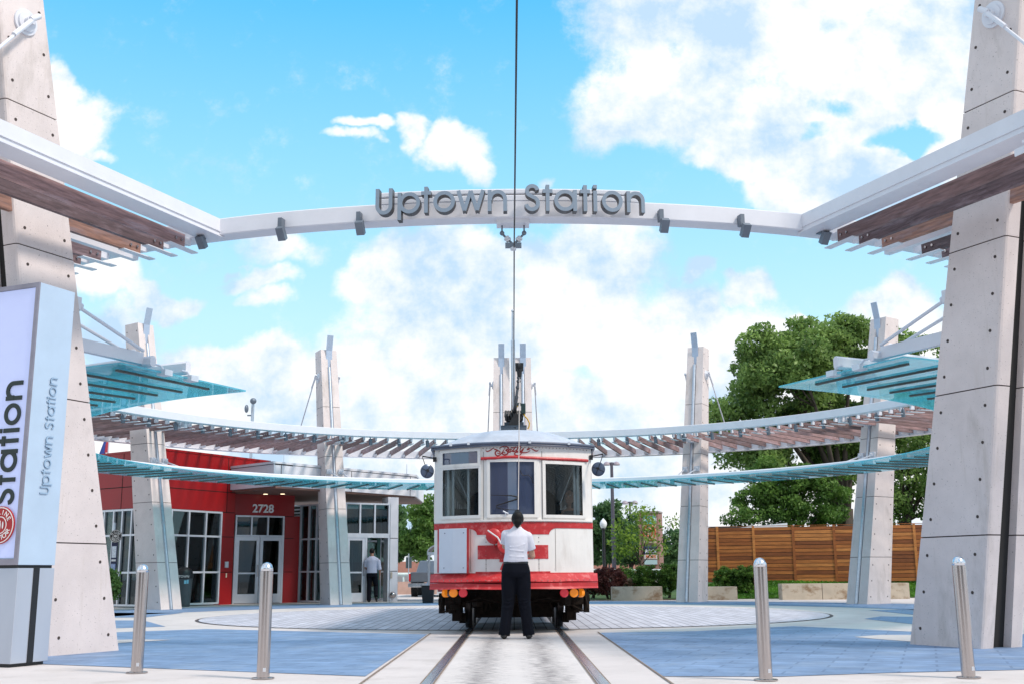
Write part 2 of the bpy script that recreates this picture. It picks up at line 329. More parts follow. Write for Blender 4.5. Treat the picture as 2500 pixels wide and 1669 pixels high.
def glyph(b, ch, fr, s, depth, wd=.17, xs=1.):   # fr(x,y,d) -> world; writes solid strokes
    eps = 0
    for pl in GL[ch][1]:
        n = len(pl); closed = abs(pl[0][0]-pl[-1][0])+abs(pl[0][1]-pl[-1][1]) < 1e-4; L_, Rr = [], []
        for i, p in enumerate(pl):
            if closed: q0 = pl[i-1] if i else pl[-2]; q1 = pl[i+1] if i < n-1 else pl[1]
            else: q0 = pl[max(i-1, 0)]; q1 = pl[min(i+1, n-1)]
            tx, ty = q1[0]-q0[0], q1[1]-q0[1]; l = math.hypot(tx, ty); nx, ny = -ty/l*wd/2, tx/l*wd/2
            L_.append((p[0]+nx, p[1]+ny)); Rr.append((p[0]-nx, p[1]-ny))
        for dd, mi in (((depth+eps), 0), ((-eps), 1)):
            pass
        vs = []
        for i in range(n):
            for q, dd in ((L_[i], depth+eps), (Rr[i], depth+eps), (Rr[i], -eps), (L_[i], -eps)): vs.append(fr(q[0]*s*xs, q[1]*s, dd))
        for i in range(n-1):
            a = 4*i; c = a+4; k = len(b.v)
            if i == 0: b.v += [tuple(v) for v in vs]; k0 = k
            b.m = 0; b.f.append((k0+a, k0+a+1, k0+c+1, k0+c)); b.mi.append(0)
            for j in (1, 2, 3): b.f.append((k0+a+j, k0+a+(j+1) % 4, k0+c+(j+1) % 4, k0+c+j)); b.mi.append(1)
        if not closed:
            for e in (0, 4*(n-1)): b.f.append((k0+e, k0+e+1, k0+e+2, k0+e+3)); b.mi.append(1)
        eps += .0015
def leafmesh(name, centers, size, m, parent=None, flat=.0):
    c = np.asarray(centers, float); n = len(c)
    a = np.random.normal(size=(n, 3)); a /= np.linalg.norm(a, axis=1)[:, None]
    b_ = np.random.normal(size=(n, 3)); b_ -= (a*b_).sum(1)[:, None]*a; b_ /= np.linalg.norm(b_, axis=1)[:, None]
    sz = size*(.55+.8*np.random.rand(n))[:, None]
    P = np.stack([c-a*sz, c+b_*sz*.5, c+a*sz, c-b_*sz*.5], 1).reshape(-1, 3)
    me = D.meshes.new(name); me.vertices.add(4*n); me.vertices.foreach_set('co', P.ravel()); me.loops.add(4*n); me.loops.foreach_set('vertex_index', np.arange(4*n, dtype=np.int32))
    me.polygons.add(n); me.polygons.foreach_set('loop_start', np.arange(0, 4*n, 4, dtype=np.int32)); me.polygons.foreach_set('loop_total', np.full(n, 4, np.int32)); me.update(); me.validate()
    me.materials.append(m); o = D.objects.new(name, me); S.collection.objects.link(o)
    if parent is not None: setp(o, parent)
    return o
def leafmat(name, c1, c2, sc=1.2):
    m = D.materials.new(name); m.use_nodes = True; t = m.node_tree; b = t.nodes['Principled BSDF']; b.inputs['Roughness'].default_value = .5; b.inputs['Specular IOR Level'].default_value = .35
    g = t.nodes.new('ShaderNodeNewGeometry'); tcn = t.nodes.new('ShaderNodeTexCoord'); n = t.nodes.new('ShaderNodeTexNoise'); n.inputs['Scale'].default_value = sc; n.inputs['Detail'].default_value = 4; t.links.new(tcn.outputs['Object'], n.inputs['Vector'])
    ad = t.nodes.new('ShaderNodeMath'); ad.operation = 'MULTIPLY_ADD'; t.links.new(g.outputs['Random Per Island'], ad.inputs[0]); ad.inputs[1].default_value = .5; mu = t.nodes.new('ShaderNodeMath'); mu.operation = 'MULTIPLY_ADD'; t.links.new(n.outputs[0], mu.inputs[0]); mu.inputs[1].default_value = 2.; mu.inputs[2].default_value = -.75; t.links.new(mu.outputs[0], ad.inputs[2])
    mi = t.nodes.new('ShaderNodeMix'); mi.data_type = 'RGBA'; mi.clamp_factor = True; t.links.new(ad.outputs[0], mi.inputs[0]); mi.inputs[6].default_value = (*c1, 1); mi.inputs[7].default_value = (*c2, 1); t.links.new(mi.outputs[2], b.inputs['Base Color'])
    tl = t.nodes.new('ShaderNodeBsdfTranslucent'); t.links.new(mi.outputs[2], tl.inputs[0]); ms = t.nodes.new('ShaderNodeMixShader'); ms.inputs[0].default_value = .42
    o = t.nodes['Material Output']; t.links.new(b.outputs[0], ms.inputs[1]); t.links.new(tl.outputs[0], ms.inputs[2]); t.links.new(ms.outputs[0], o.inputs[0]); return m
leaf_dark = leafmat('leaf_dark', (.045,.11,.02), (.36,.52,.15)); leaf_mid = leafmat('leaf_mid', (.03,.095,.018), (.22,.38,.08), 1.)
leaf_far = leafmat('leaf_far', (.025,.085,.03), (.17,.30,.11), .6); leaf_lime = leafmat('leaf_lime', (.09,.18,.02), (.32,.46,.07), 2.)
leaf_red = leafmat('leaf_red', (.06,.015,.018), (.20,.075,.06), 4.); leaf_bush = leafmat('leaf_bush', (.02,.07,.012), (.16,.30,.05), 4.)
bark = mat('bark', (.055,.042,.032), .9, var=.4, scale=6, stretch=(3, 3, .5), bump=.6, bscale=20)
YC = 23.9
def P_(r, th, z=0): t = R_(th); return Vector((r*math.sin(t), YC-r*math.cos(t), z))   # th measured from the front of the ring
# ================================================================ ground
def sheet(name, pts, z, m, kind='structure'):
    b = B(); b.add([(x, y, z) for x, y in pts], [tuple(range(len(pts)))])
    return tag(b.build(name, m, fix=False), kind=kind)
def up(o):
    if o.data.polygons[0].normal.z < 0: o.data.flip_normals()
    return o
up(sheet('ground', [(-400,-60),(400,-60),(400,900),(-400,900)], -.012, asphalt))
up(sheet('plaza_pavement', [(-30,-8),(30,-8),(30,52),(-30,52)], -.004, light_conc))
front = lambda pts: [G(*p) for p in pts]
up(sheet('blue_paving', front([(117,1620),(892,1649),(1043,1547),(504,1534),(283,1542)])+[(-6.5,15.6),(-9,14.5),(-6.6,12.3)], 0, blue_pav))
up(sheet('blue_paving', front([(1617,1649),(1900,1650),(2154,1641),(2500,1633)])+[(8,9.3),(9,13),(7,15.5)]+front([(2221,1540),(1936,1527),(1700,1539),(1462,1543)]), 0, blue_pav))
for pts in ([(283,1513),(351,1513),(404,1528),(283,1532),(100,1534),(100,1513)], [(277,1494.5),(447,1494.5),(355,1505.6),(277,1506),(120,1507),(120,1495)],
            [(2110,1509),(2172,1516),(2228,1522),(2360,1520),(2360,1502),(2228,1504),(2150,1503)], [(2120,1488),(2228,1499),(2360,1498),(2360,1487),(2228,1486)]):
    up(sheet('blue_paving', front(pts), 0, blue_pav))
for pts in ([(283,1561),(330,1560),(419,1561),(300,1568),(270,1571)], [(2085,1554),(2150,1549),(2235,1549),(2235,1566),(2140,1559)]):
    up(sheet('drain_strip', front(pts), .004, light_conc))
b = B(); n = 60; a0, a1 = 96, 264
inner = [P_(9.0, a0+(a1-a0)*i/n) for i in range(n+1)]; outer = [P_(12.3, a0+(a1-a0)*i/n) for i in range(n+1)]
b.add([tuple(p) for p in inner+outer], [(i, i+1, n+2+i, n+1+i) for i in range(n)]); o = b.build('blue_paving', blue_pav, fix=False); tag(o, kind='structure'); up(o)
TC = (0, 24.3); TR = 6.45
ring = lambda r, n=96: [(TC[0]+r*math.cos(2*math.pi*k/n), TC[1]+r*math.sin(2*math.pi*k/n)) for k in range(n)]
tt = thing('railway_turntable', 'round paved turntable with a dark steel rim set flush in the plaza', 'turntable', (TC[0], TC[1], 0))
b = B(); b.add([(x, y, .0) for x, y in ring(TR+.07)]+[(x, y, .0) for x, y in ring(TR)], [(i, (i+1) % 96, 96+(i+1) % 96, 96+i) for i in range(96)]); o = b.build('rim', mat('rim_steel', (.10,.075,.07), .6, .3), tt, fix=False); up(o)
b = B(); b.add([(x, y, .004) for x, y in ring(TR-.001)], [tuple(range(96))]); o = b.build('deck', turn_pav, tt, fix=False); up(o)
# track slab in front of the turntable with stains between the rails
slab_m = track_conc
def stain(t, v):
    s_ = t.nodes.new('ShaderNodeSeparateXYZ'); t.links.new(v, s_.inputs[0])
    ab = t.nodes.new('ShaderNodeMath'); ab.operation = 'ABSOLUTE'; t.links.new(s_.outputs[0], ab.inputs[0])
    d = t.nodes.new('ShaderNodeMath'); d.operation = 'SUBTRACT'; t.links.new(ab.outputs[0], d.inputs[0]); d.inputs[1].default_value = .30
    d2 = t.nodes.new('ShaderNodeMath'); d2.operation = 'ABSOLUTE'; t.links.new(d.outputs[0], d2.inputs[0])
    mr_ = t.nodes.new('ShaderNodeMapRange'); t.links.new(d2.outputs[0], mr_.inputs[0]); mr_.inputs[1].default_value = .30; mr_.inputs[2].default_value = .02; mr_.inputs[3].default_value = 0; mr_.inputs[4].default_value = .17
    mp = t.nodes.new('ShaderNodeMapping'); mp.inputs['Scale'].default_value = (3.0, 11, 1); t.links.new(v, mp.inputs[0])
    n = t.nodes.new('ShaderNodeTexNoise'); n.inputs['Scale'].default_value = 2.6; n.inputs['Detail'].default_value = 9; n.inputs['Roughness'].default_value = .7; t.links.new(mp.outputs[0], n.inputs['Vector'])
    sm = t.nodes.new('ShaderNodeMath'); sm.operation = 'ADD'; t.links.new(n.outputs[0], sm.inputs[0]); t.links.new(mr_.outputs[0], sm.inputs[1])
    r = t.nodes.new('ShaderNodeMapRange'); t.links.new(sm.outputs[0], r.inputs[0]); r.inputs[1].default_value = .57; r.inputs[2].default_value = .74; r.inputs[4].default_value = .85
    return r.outputs[0], (.13,.11,.11)
overlay(slab_m, stain)
b = B(); b.add([(-.62, 2, .001), (.62, 2, .001), (.62, 17.78, .001), (-.62, 17.78, .001)], [(0, 1, 2, 3)]); o = b.build('track_slab', slab_m, fix=False); tag(o, kind='structure')
groove = mat('groove_dirt', (.24,.18,.14), .9, var=.5, scale=30)
b = B()
for s in (-1, 1):
    for x0, x1 in ((.635, .65), (.735, .752)):
        b.add([(s*x0, 2, .0015), (s*x1, 2, .0015), (s*x1, 17.78, .0015), (s*x0, 17.78, .0015)], [(0, 1, 2, 3)])
    # dark expansion joint along the pale track border
    b.add([(s*1.205, 2, .0045), (s*1.225, 2, .0045), (s*1.245, 17.0, .0045), (s*1.225, 17.0, .0045)], [(0, 1, 2, 3)])
o = b.build('paving_joint', groove, fix=False); tag(o, kind='structure')
rail_m = mat('rail_steel', (.62,.66,.72), .22, .95, var=.12, scale=3, stretch=(6, 1, 1))
for s, lb in ((-1, 'left rail of the tram track, running under the left trolley wheel'), (1, 'right rail of the tram track, running under the right trolley wheel')):
    b = B(); b.box((s*.698, 16.4, .003), (.07, 28.8, .012)); b.box((s*.655, 16.4, -.001), (.012, 28.8, .012))
    tag(b.build('rail', rail_m), lb, 'rail', 'rails of the tram track')
# ================================================================ columns
R0 = 11.75
def colx(z, side): return (-.45+.235*z) if side == 0 else (.58+.185*z)     # local radial offset of inner / outer face
ZT = 8.05
ZL = [-.02, 1.23, 2.86, 4.50, 6.12, ZT]
def yout(z): return .335-.0085*z
def make_column(rod=(1, -1), discs=(1, -1)):
    root = thing('concrete_column', 'x', 'column')
    for s in (1, -1):
        b = B()
        for i in range(len(ZL)-1):
            z0 = ZL[i]+(.007 if i else 0); z1 = ZL[i+1]-.007*(i < len(ZL)-2)
            def cr(z):
                xi, xo = colx(z, 0), colx(z, 1); yo = yout(z); gi = .05; go = .14-.012*z; c = .035
                return [(xi, gi), (xo, go), (xo, yo-c), (xo-c*.3, yo-c*.3), (xo-c, yo), (xi, yo)]
            p0, p1 = cr(z0), cr(z1); n = len(p0)
            b.m = 0; b.add([(x, s*y, z0) for x, y in p0]+[(x, s*y, z1) for x, y in p1], [tuple(range(n))[::-1], tuple(range(n, 2*n))]+[(k, (k+1) % n, n+(k+1) % n, n+k) for k in range(n)])
            if i < len(ZL)-2:
                b.m = 1; q0 = cr(z1); q1 = cr(z1+.014); sh = lambda x, y: (x+(.012 if x < (colx(z1, 0)+colx(z1, 1))/2 else -.012), s*(y-.012 if y > .2 else y+.006))
                b.add([(*sh(x, y), z1-.002) for x, y in q0]+[(*sh(x, y), z1+.018) for x, y in q1], [(k, (k+1) % n, n+(k+1) % n, n+k) for k in range(n)])
            # formwork tie holes
            b.m = 1; nz = 3 if i == 0 else 4
            for k in range(nz):
                z = ZL[i]+(ZL[i+1]-ZL[i])*(k+.5)/nz
                for fx in (.13, .84):
                    x = colx(z, 0)*(1-fx)+colx(z, 1)*fx
                    b.disc((x, s*(yout(z)-.002), z), (0, 1, 0), .019, .010, 10)
        b.build('slab', [concrete, joint], root)
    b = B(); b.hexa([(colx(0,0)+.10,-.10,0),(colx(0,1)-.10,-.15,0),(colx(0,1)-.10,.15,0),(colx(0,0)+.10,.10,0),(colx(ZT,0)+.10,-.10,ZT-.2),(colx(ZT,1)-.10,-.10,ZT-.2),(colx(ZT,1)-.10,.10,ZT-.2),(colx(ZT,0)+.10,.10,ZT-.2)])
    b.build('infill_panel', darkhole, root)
    b = B(); zz = [0, .3, 2.2, 2.22, 4.6, 7.2, 7.45]; b.tube([(colx(z, 0)+.0, .012, z) for z in zz], .052, 12)
    for z in (2.3, 4.9): b.tube([(colx(z, 0), .012, z-.03), (colx(z, 0), .012, z+.03)], .06, 12)
    b.build('downpipe', galv, root, smooth=True)
    b = B(); x = colx(ZT, 0); b.bar((x-.07, 0, 7.48), (x-.06, 0, 8.02), .20, .02, (1, 0, 0)); b.bar((x-.06, 0, 8.02), (x-.16, 0, 8.50), .20, .02, (1, 0, 0)); b.bar((x-.03, 0, 7.5), (x+.02, 0, 7.44), .05, .12)
    b.build('top_fin', fin_m, root)
    for s in discs:
        z = 7.12; x = (colx(z, 0)+colx(z, 1))/2-.02; y = s*yout(z)
        b = B(); b.disc((x, y+s*.012, z), (0, 1, 0), .155, .025, 28); b.disc((x, y+s*.035, z), (0, 1, 0), .115, .025, 28); b.disc((x, y+s*.075, z), (0, 1, 0), .05, .07, 16)
        b.tube([(x-.09, y+s*.12, z+.09), (x+.02, y+s*.12, z)], .035, 10); b.box((x, y+s*.10, z), (.05, .07, .09))
        an = b.build('anchor_plate', white_steel, root, smooth=True)
        b = B(); b.tube([(x, y+s*.12, z), (3.02, s*.52, 5.24)], .02, 8); b.tube([(x, y+s*.12, z), (x+.25, y+s*.12+s*.03, z-.30)], .03, 8); b.build('tie_rod', white_steel, an, smooth=True)
    for s in (1, -1):
        z = 4.02; x = colx(z, 0); y = s*.19
        b = B(); b.box((x-.03, y, z), (.10, .16, .15)); b.disc((x-.10, y, z-.01), (1, 0, .3), .05, .09, 12)
        b.tube([(x-.10, y, z-.02), (-.75, s*.14, 3.67)], .022, 8); b.build('stay_rod', white_steel, root, smooth=True)
    # arms carrying the two canopies
    b = B(); b.bar((-.66, 0, 4.93), (.9, 0, 4.93), .09, .15); b.build('upper_arm', white_steel, root)
    b = B(); b.bar((-.86, 0, 3.60), (.45, 0, 3.60), .085, .15); b.build('lower_arm', white_steel, root)
    return root
c0 = make_column()
cols = [(-26.1, 'large pale concrete column at the left edge behind the tall station sign'), (26.1, 'large pale concrete column at the right edge with rows of tie holes'),
        (-126, 'concrete column between the near left column and the entrance, grey litter bin beside its foot'), (126, 'concrete column in front of the timber fence at the right'),
        (-153, 'concrete column left of the trolley, between the red entrance and the open glass door'), (153, 'concrete column right of the trolley, between the hedge planter and the timber fence')]
for i, (th, lb) in enumerate(cols):
    p = P_(R0, th); rz = math.atan2(p.y-YC, p.x)
    if i == 0: c0.location = p; c0.rotation_euler = (0, 0, rz); c0['label'] = lb; c0['group'] = 'leaning concrete columns of the ring'
    else: dup(c0, p, rz, lb)
for s, lb in ((-1, 'left one of the twin columns behind the trolley roof'), (1, 'right one of the twin columns behind the trolley roof')):
    r = dup(c0, (.0+s*.365, YC+R0+.1, 0), math.pi/2, lb)
    for c in list(r.children):
        if c.name.startswith('anchor_plate') and (c.data.vertices[0].co.y > 0) != (s < 0):
            for g in list(c.children): D.objects.remove(g)
            D.objects.remove(c)
b = B(); b.tube([(.03, YC+13.1, 0), (.03, YC+13.1, 5), (.03, YC+13.1, 8.6)], [.10, .085, .07], 14); b.tube([(.03, YC+13.1, 8.6), (.03, YC+13.1, 9.6)], [.045, .035], 10); b.ball((.03, YC+13.1, 9.62), .05)
tag(b.build('wire_mast', galv, smooth=True), 'tall grey metal mast rising between the twin columns behind the trolley', 'mast')
# ================================================================ ring beam, slats
ZR0, ZR1 = 5.0, 5.215
def ringbeam(b, r0, r1, z0, z1, a0, a1, step=1.5, bev=.012):
    n = max(2, int(abs(a1-a0)/step)); prof = [(r0+bev, z0), (r1-bev, z0), (r1, z0+bev), (r1, z1-bev), (r1-bev, z1), (r0+bev, z1), (r0, z1-bev), (r0, z0+bev)]
    vs = []; closed = abs(abs(a1-a0)-360) < .1; m = n if closed else n+1
    for i in range(m):
        th = a0+(a1-a0)*i/n
        for r, z in prof: vs.append(tuple(P_(r, th, z)))
    k = 8; fs = [(i*k+j, i*k+(j+1) % k, ((i+1) % m)*k+(j+1) % k, ((i+1) % m)*k+j) for i in range(n) for j in range(k)]
    if not closed: fs += [tuple(range(k)), tuple(n*k+j for j in range(k))[::-1]]
    b.add(vs, fs)
rc = thing('ring_pergola', 'white steel ring on concrete columns carrying radial weathered timber slats all round the plaza', 'pergola', (0, YC, 0))
b = B(); ringbeam(b, 10.94, 11.20, ZR0, ZR1, 0, 360); b.build('ring_beam', white_steel, rc, smooth=True)
b = B(); ringbeam(b, 10.98, 11.205, 5.2, 5.283, -8.3, 8.2); ringbeam(b, 10.98, 11.205, 5.292, 5.358, -8.1, 8.0); b.m = 1; ringbeam(b, 11.0, 11.19, 5.28, 5.294, -8.0, 7.9); b.build('sign_backing_beam', [white_steel, joint], rc)
b = B(); ringbeam(b, 14.86, 14.90, 4.80, 5.04, 19, 341); ringbeam(b, 14.80, 15.02, 4.775, 4.80, 19, 341)
for th in np.arange(20, 340.1, 1.92): b.bar(P_(14.45, th, 4.835), P_(14.86, th, 4.835), .012, .07)
b.build('outer_ring', white_steel, rc)
def off(p, a, l, z): return Vector((p[0]+l*math.sin(R_(a)), p[1]-l*math.cos(R_(a)), z))
for s in (-1, 1):
    A0 = (s*3.73, 13.42); a = s*22.8
    b = B(); b.bar(off(A0, a, -.02, 5.095), off(A0, a, 4.6, 5.095), .27, .225); b.bar(off(A0, a, .0, 5.045), off(A0, a, 4.6, 5.045), .30, .012); b.bar(off(A0, a, 0, 4.982), off(A0, a, 4.6, 4.982), .31, .012); b.build('end_beam', white_steel, rc)
angs = [21.3, 22.95, 24.82]+[28.3+1.92*i for i in range(5)]
back = [180-1.0-1.92*i for i in range(42)]
vis = sorted(angs+back)
def slat(b, th, bolts=True):
    b.m = 0; b.bar(P_(11.30, th, 4.945), P_(14.86, th, 4.945), .045, .155)
    if bolts:
        b.m = 1
        for r in (11.36, 11.46, 14.68, 14.78): b.disc(P_(r, th, 4.93), P_(1, th+90)-P_(0, 0), .014, .07, 8)
cnt = 0
def rect(a): return P_(1, a+90)-P_(0, 0)
for th in vis:
    for s in (-1, 1):
        b = B(); a = s*th
        q0 = P_(11.30, a); da_ = 1.9 if th < 27 else .6 if th < 30 else 0.
        q1 = off(q0, a+s*da_, 3.56, 0)
        b.m = 0; b.bar((q0.x, q0.y, 4.94), (q1.x, q1.y, 4.94), .062, .165)
        b.m = 1
        tdir = (P_(1, a+90)-Vector((0, YC, 0)))
        for f_ in (.02, .05, .95, .98): qq = q0.lerp(q1, f_); b.disc((qq.x, qq.y, 4.935), tdir, .017, .10, 8)
        b.m = 2; b.bar(P_(11.05, a, 4.85), P_(11.60, a, 4.85), .10, .012); b.bar(P_(11.16, a, 4.96), P_(11.33, a, 4.96), .035, .09)
        b.build('slat', [(wood_b if abs(th-24.82) < .1 else wood_c if abs(th-22.95) < .1 or 28 < th < 31 else wood), stainless, white_steel], rc); cnt += 1
rest = B()
th = 38.2
while th < back[-1]-1:
    for s in (-1, 1): rest.bar(P_(11.30, s*th, 4.945), P_(14.86, s*th, 4.945), .045, .155)
    th += 1.92
tag(rest.build('slat', wood, rc), kind='stuff')
print('slats', cnt)
# sign letters on the arch
for wd, chars in (('U', [('U',915,957),('p',970,1023),('t',1028,1052),('o',1058,1111),('w',1116,1183),('n',1191,1237)]), ('S', [('S',1280,1319),('t',1325,1349),('a',1355,1409),('t',1417,1441),('i',1449,1458),('o',1470,1521),('n',1531,1575)])):
    for ch, x0, x1 in chars:
        Y = 12.55; xw0, xw1 = xat(x0, 500, Y), xat(x1, 500, Y); th0 = math.degrees(math.asin((xw0+xw1)/2/11.42))
        wld = GL[ch][0]*.262; xs = (xw1-xw0)/wld if ch != 'p' else (xw1-xw0)/wld
        t0 = R_(th0); dirx = Vector((math.cos(t0), math.sin(t0), 0)); c_ = P_(11.30, th0, 0); zb = 5.008; nrm = Vector((math.sin(t0), -math.cos(t0), 0))
        b = B(); glyph(b, ch, lambda x, y, d: c_+dirx*(x-wld*xs/2)+nrm*d+Vector((0, 0, zb+y)), .262, .115, .175, xs)
        nm = 'sign_letter'; b.build(nm, [letter_m, letter_s], rc, fix=True)
lum = B()
def spot(px, py, th, zc=5.0, r=11.24, name_label=None):
    root = thing('floodlight', name_label or 'small', 'floodlight', tuple(P_(r, th, zc)), 'small grey floodlights fixed to the ring beam')
    b = B(); b.bar(P_(r-.03, th, zc+.03), P_(r+.07, th, zc+.03), .05, .14); b.build('bracket', darksteel, root)
    b = B(); b.bar(P_(r+.02, th+.15, zc-.17), P_(r+.12, th+.15, zc-.04), .095, .075); b.build('lamp_head', darksteel, root)
    return root
for px, lb in ((686, 'grey floodlight on the arch, far left of the letter U'), (882, 'grey floodlight on the arch, just left of the letter U'), (1608, 'grey floodlight on the arch, just right of the last letter n'), (1810, 'grey floodlight on the arch, far right of the lettering')):
    th = math.degrees(math.asin(xat(px, 540, 12.9)/11.2)); spot(px, 0, th, name_label=lb)
spot(0, 0, -20.0, name_label='grey floodlight at the left end of the arch beside the timber slats'); spot(0, 0, 20.0, name_label='grey floodlight at the right end of the arch beside the timber slats')
# small downlights below the far part of the ring (share one label)
r0 = thing('downlight', 'small cylindrical grey downlight hanging under the far inner ring beam', 'downlight', (0, 0, 0), 'downlights under the far ring beam')
b = B(); b.tube([(0, 0, 0), (.02, 0, -.2)], .055, 12); b.box((0, 0, .03), (.03, .05, .1)); b.build('lamp_head', darksteel, r0, smooth=True)
first = True
for k in range(1, 15):
    for s in (-1, 1):
        th = s*(180-4.6*k); p = P_(11.25, th, 4.97)
        if first: r0.location = p; first = False
        else: dup(r0, p)
# ================================================================ glass canopy
gc = thing('glass_canopy', 'teal glass ring canopy with dark radial bars hung low inside the column ring', 'canopy', (0, YC, 0))
ZG = 3.44; a0 = 25.3; span = 360-2*a0; npan = 50; da = span/npan
for i in range(npan):
    t0, t1 = a0+i*da+.03, a0+(i+1)*da-.03; b = B(); n = 3
    for k in range(n):
        u0, u1 = t0+(t1-t0)*k/n, t0+(t1-t0)*(k+1)/n
        q = [P_(8.95, u0), P_(11.38, u0), P_(11.38, u1), P_(8.95, u1)]
        b.add([(v.x, v.y, ZG) for v in q]+[(v.x, v.y, ZG+.022) for v in q], [(3,2,1,0),(4,5,6,7),(0,1,5,4),(2,3,7,6)][:2]+[(1,2,6,5),(3,0,4,7)]+([(0,1,5,4)] if k == 0 else [])+([(2,3,7,6)] if k == n-1 else []))
    b.build('glass_pane', canopy_glass, gc)
barm = mat('bronze_bar', (.13,.115,.10), .45, .5)
for i in range(100):
    th = a0+1.6+i*(span-3.2)/99
    b = B(); b.bar(P_(9.45, th, ZG-.016), P_(11.15, th, ZG-.016), .042, .028); b.build('glazing_bar', barm, gc)
b = B()
ringbeam(b, 10.12, 10.22, 3.50, 3.675, 25.3, 360-25.3, 3, .03)
for s in (-1, 1): ringbeam(b, 10.80, 10.90, 3.49, 3.63, s*25.2, s*42, 3, .03)
b.build('hanger_beam', white_steel, gc, smooth=True)
for s in (-1, 1):
    for r in (10.1, 10.6):
        b = B(); b.bar(P_(r-.07, s*25.35, 3.45), P_(r+.07, s*25.35, 3.45), .14, .075)
        b.tube([P_(r, s*25.4, 3.48), P_(r+.1, s*25.3, 3.53), P_(r+.2, s*25.3, 3.53)], .014, 8)
        b.build('edge_clamp', alum, gc)
# ================================================================ station pylon sign (left foreground)
pc = Vector((*G(24, 1628), 0)); pe = Vector((*G(116, 1619), 0)); e1 = (pe-pc).normalized(); wS = (pe-pc).length; e2 = Vector((-e1.y, e1.x, 0)); wF = 1.15
n1 = Vector((e1.y, -e1.x, 0)); n2_ = -e1                       # outward normals: side face / front face
zs, zt = .97, 3.83
py_ = thing('station_pylon', 'tall silver station sign at the left edge with black vertical lettering and red round emblem', 'sign', tuple(pc))
def pbox(b, s0, s1, f0, f1, z0, z1):    # s along side face, f along front face
    q = [pc+e1*s0+e2*f0, pc+e1*s1+e2*f0, pc+e1*s1+e2*f1, pc+e1*s0+e2*f1]
    b.hexa([Vector((v.x, v.y, z0)) for v in q]+[Vector((v.x, v.y, z1)) for v in q])
base_m = mat('brushed_panel', (.48,.52,.60), .35, .4, var=.05, scale=2, stretch=(1, 1, .3)); side_m = mat('sign_side_aluminium', (.50,.62,.76), .42, .25, var=.05, scale=2.5)
b = B(); pbox(b, 0, wS, 0, wF, .03, zs-.03); b.build('base', base_m, py_, bevel=.004)
for a_, z0_, z1_ in ((.03, -.01, .04), (.02, zs-.03, zs)):
    b = B(); pbox(b, a_, wS-a_, a_, wF-a_, z0_, z1_); b.build('shadow_gap', black, py_)
b = B(); q0 = pc+e1*(wS*.42)+n1*.0; b.hexa([Vector((*(pc+e1*a+n1*d).xy, z)) for z in (.03, zs-.03) for a, d in ((wS*.42, 0), (wS*.58, 0), (wS*.58, .006), (wS*.42, .006))]); b.build('black_strip', black, py_)
b = B(); pbox(b, 0, wS, 0, wF, zs, zt); b.build('sign_box', side_m, py_, bevel=.004)
face_m = mat('sign_face_acrylic', (.46,.52,.78), .3, 0, var=.03, emit=(.46,.52,.80,.25))
def ppt(s_, f, z, d, side): 
    return (pc+e1*s_+n1*d+Vector((0,0,z))) if side else (pc+e2*f+n2_*d+Vector((0,0,z)))
b = B(); b.hexa([ppt(0, f, z, d, 0) for z in (zs+.07, zt-.05) for f, d in ((.05, .0), (wF-.05, .0), (wF-.05, .006), (.05, .006))]); b.build('sign_face', face_m, py_)
b = B()
for f0, f1, z0, z1 in ((0, .045, zs, zt), (wF-.045, wF, zs, zt), (.045, wF-.045, zs, zs+.06), (.045, wF-.045, zt-.045, zt)): b.hexa([ppt(0, f, z, d, 0) for z in (z0, z1) for f, d in ((f0, 0), (f1, 0), (f1, .02), (f0, .02))])
b.build('face_trim', mat('trim_grey', (.30,.28,.33), .4, .5), py_)
halo = mat('halo_lettering_black', (.01,.02,.018), .4, var=0)
def vtext(word, scale, z0, z1, side, off, depth, ms, wd=.17, gap=.16, name='lettering'):
    tot = sum(GL[c][0] if c != ' ' else .45 for c in word)+gap*(len(word)-1); k = (z1-z0)/tot; x = 0
    for c in word:
        if c == ' ': x += .45+gap; continue
        b = B(); x0 = x
        def fr(gx, gy, d):
            z = z0+k*x0+gx*k/scale; o_ = off-gy if not side else off-gy
            return ppt(off-gy, 0, z, .004+d, 1) if side else ppt(0, off+gy, z, .008+d, 0)
        glyph(b, c, fr, scale, depth, wd); b.build(name, ms, py_); x += GL[c][0]+gap
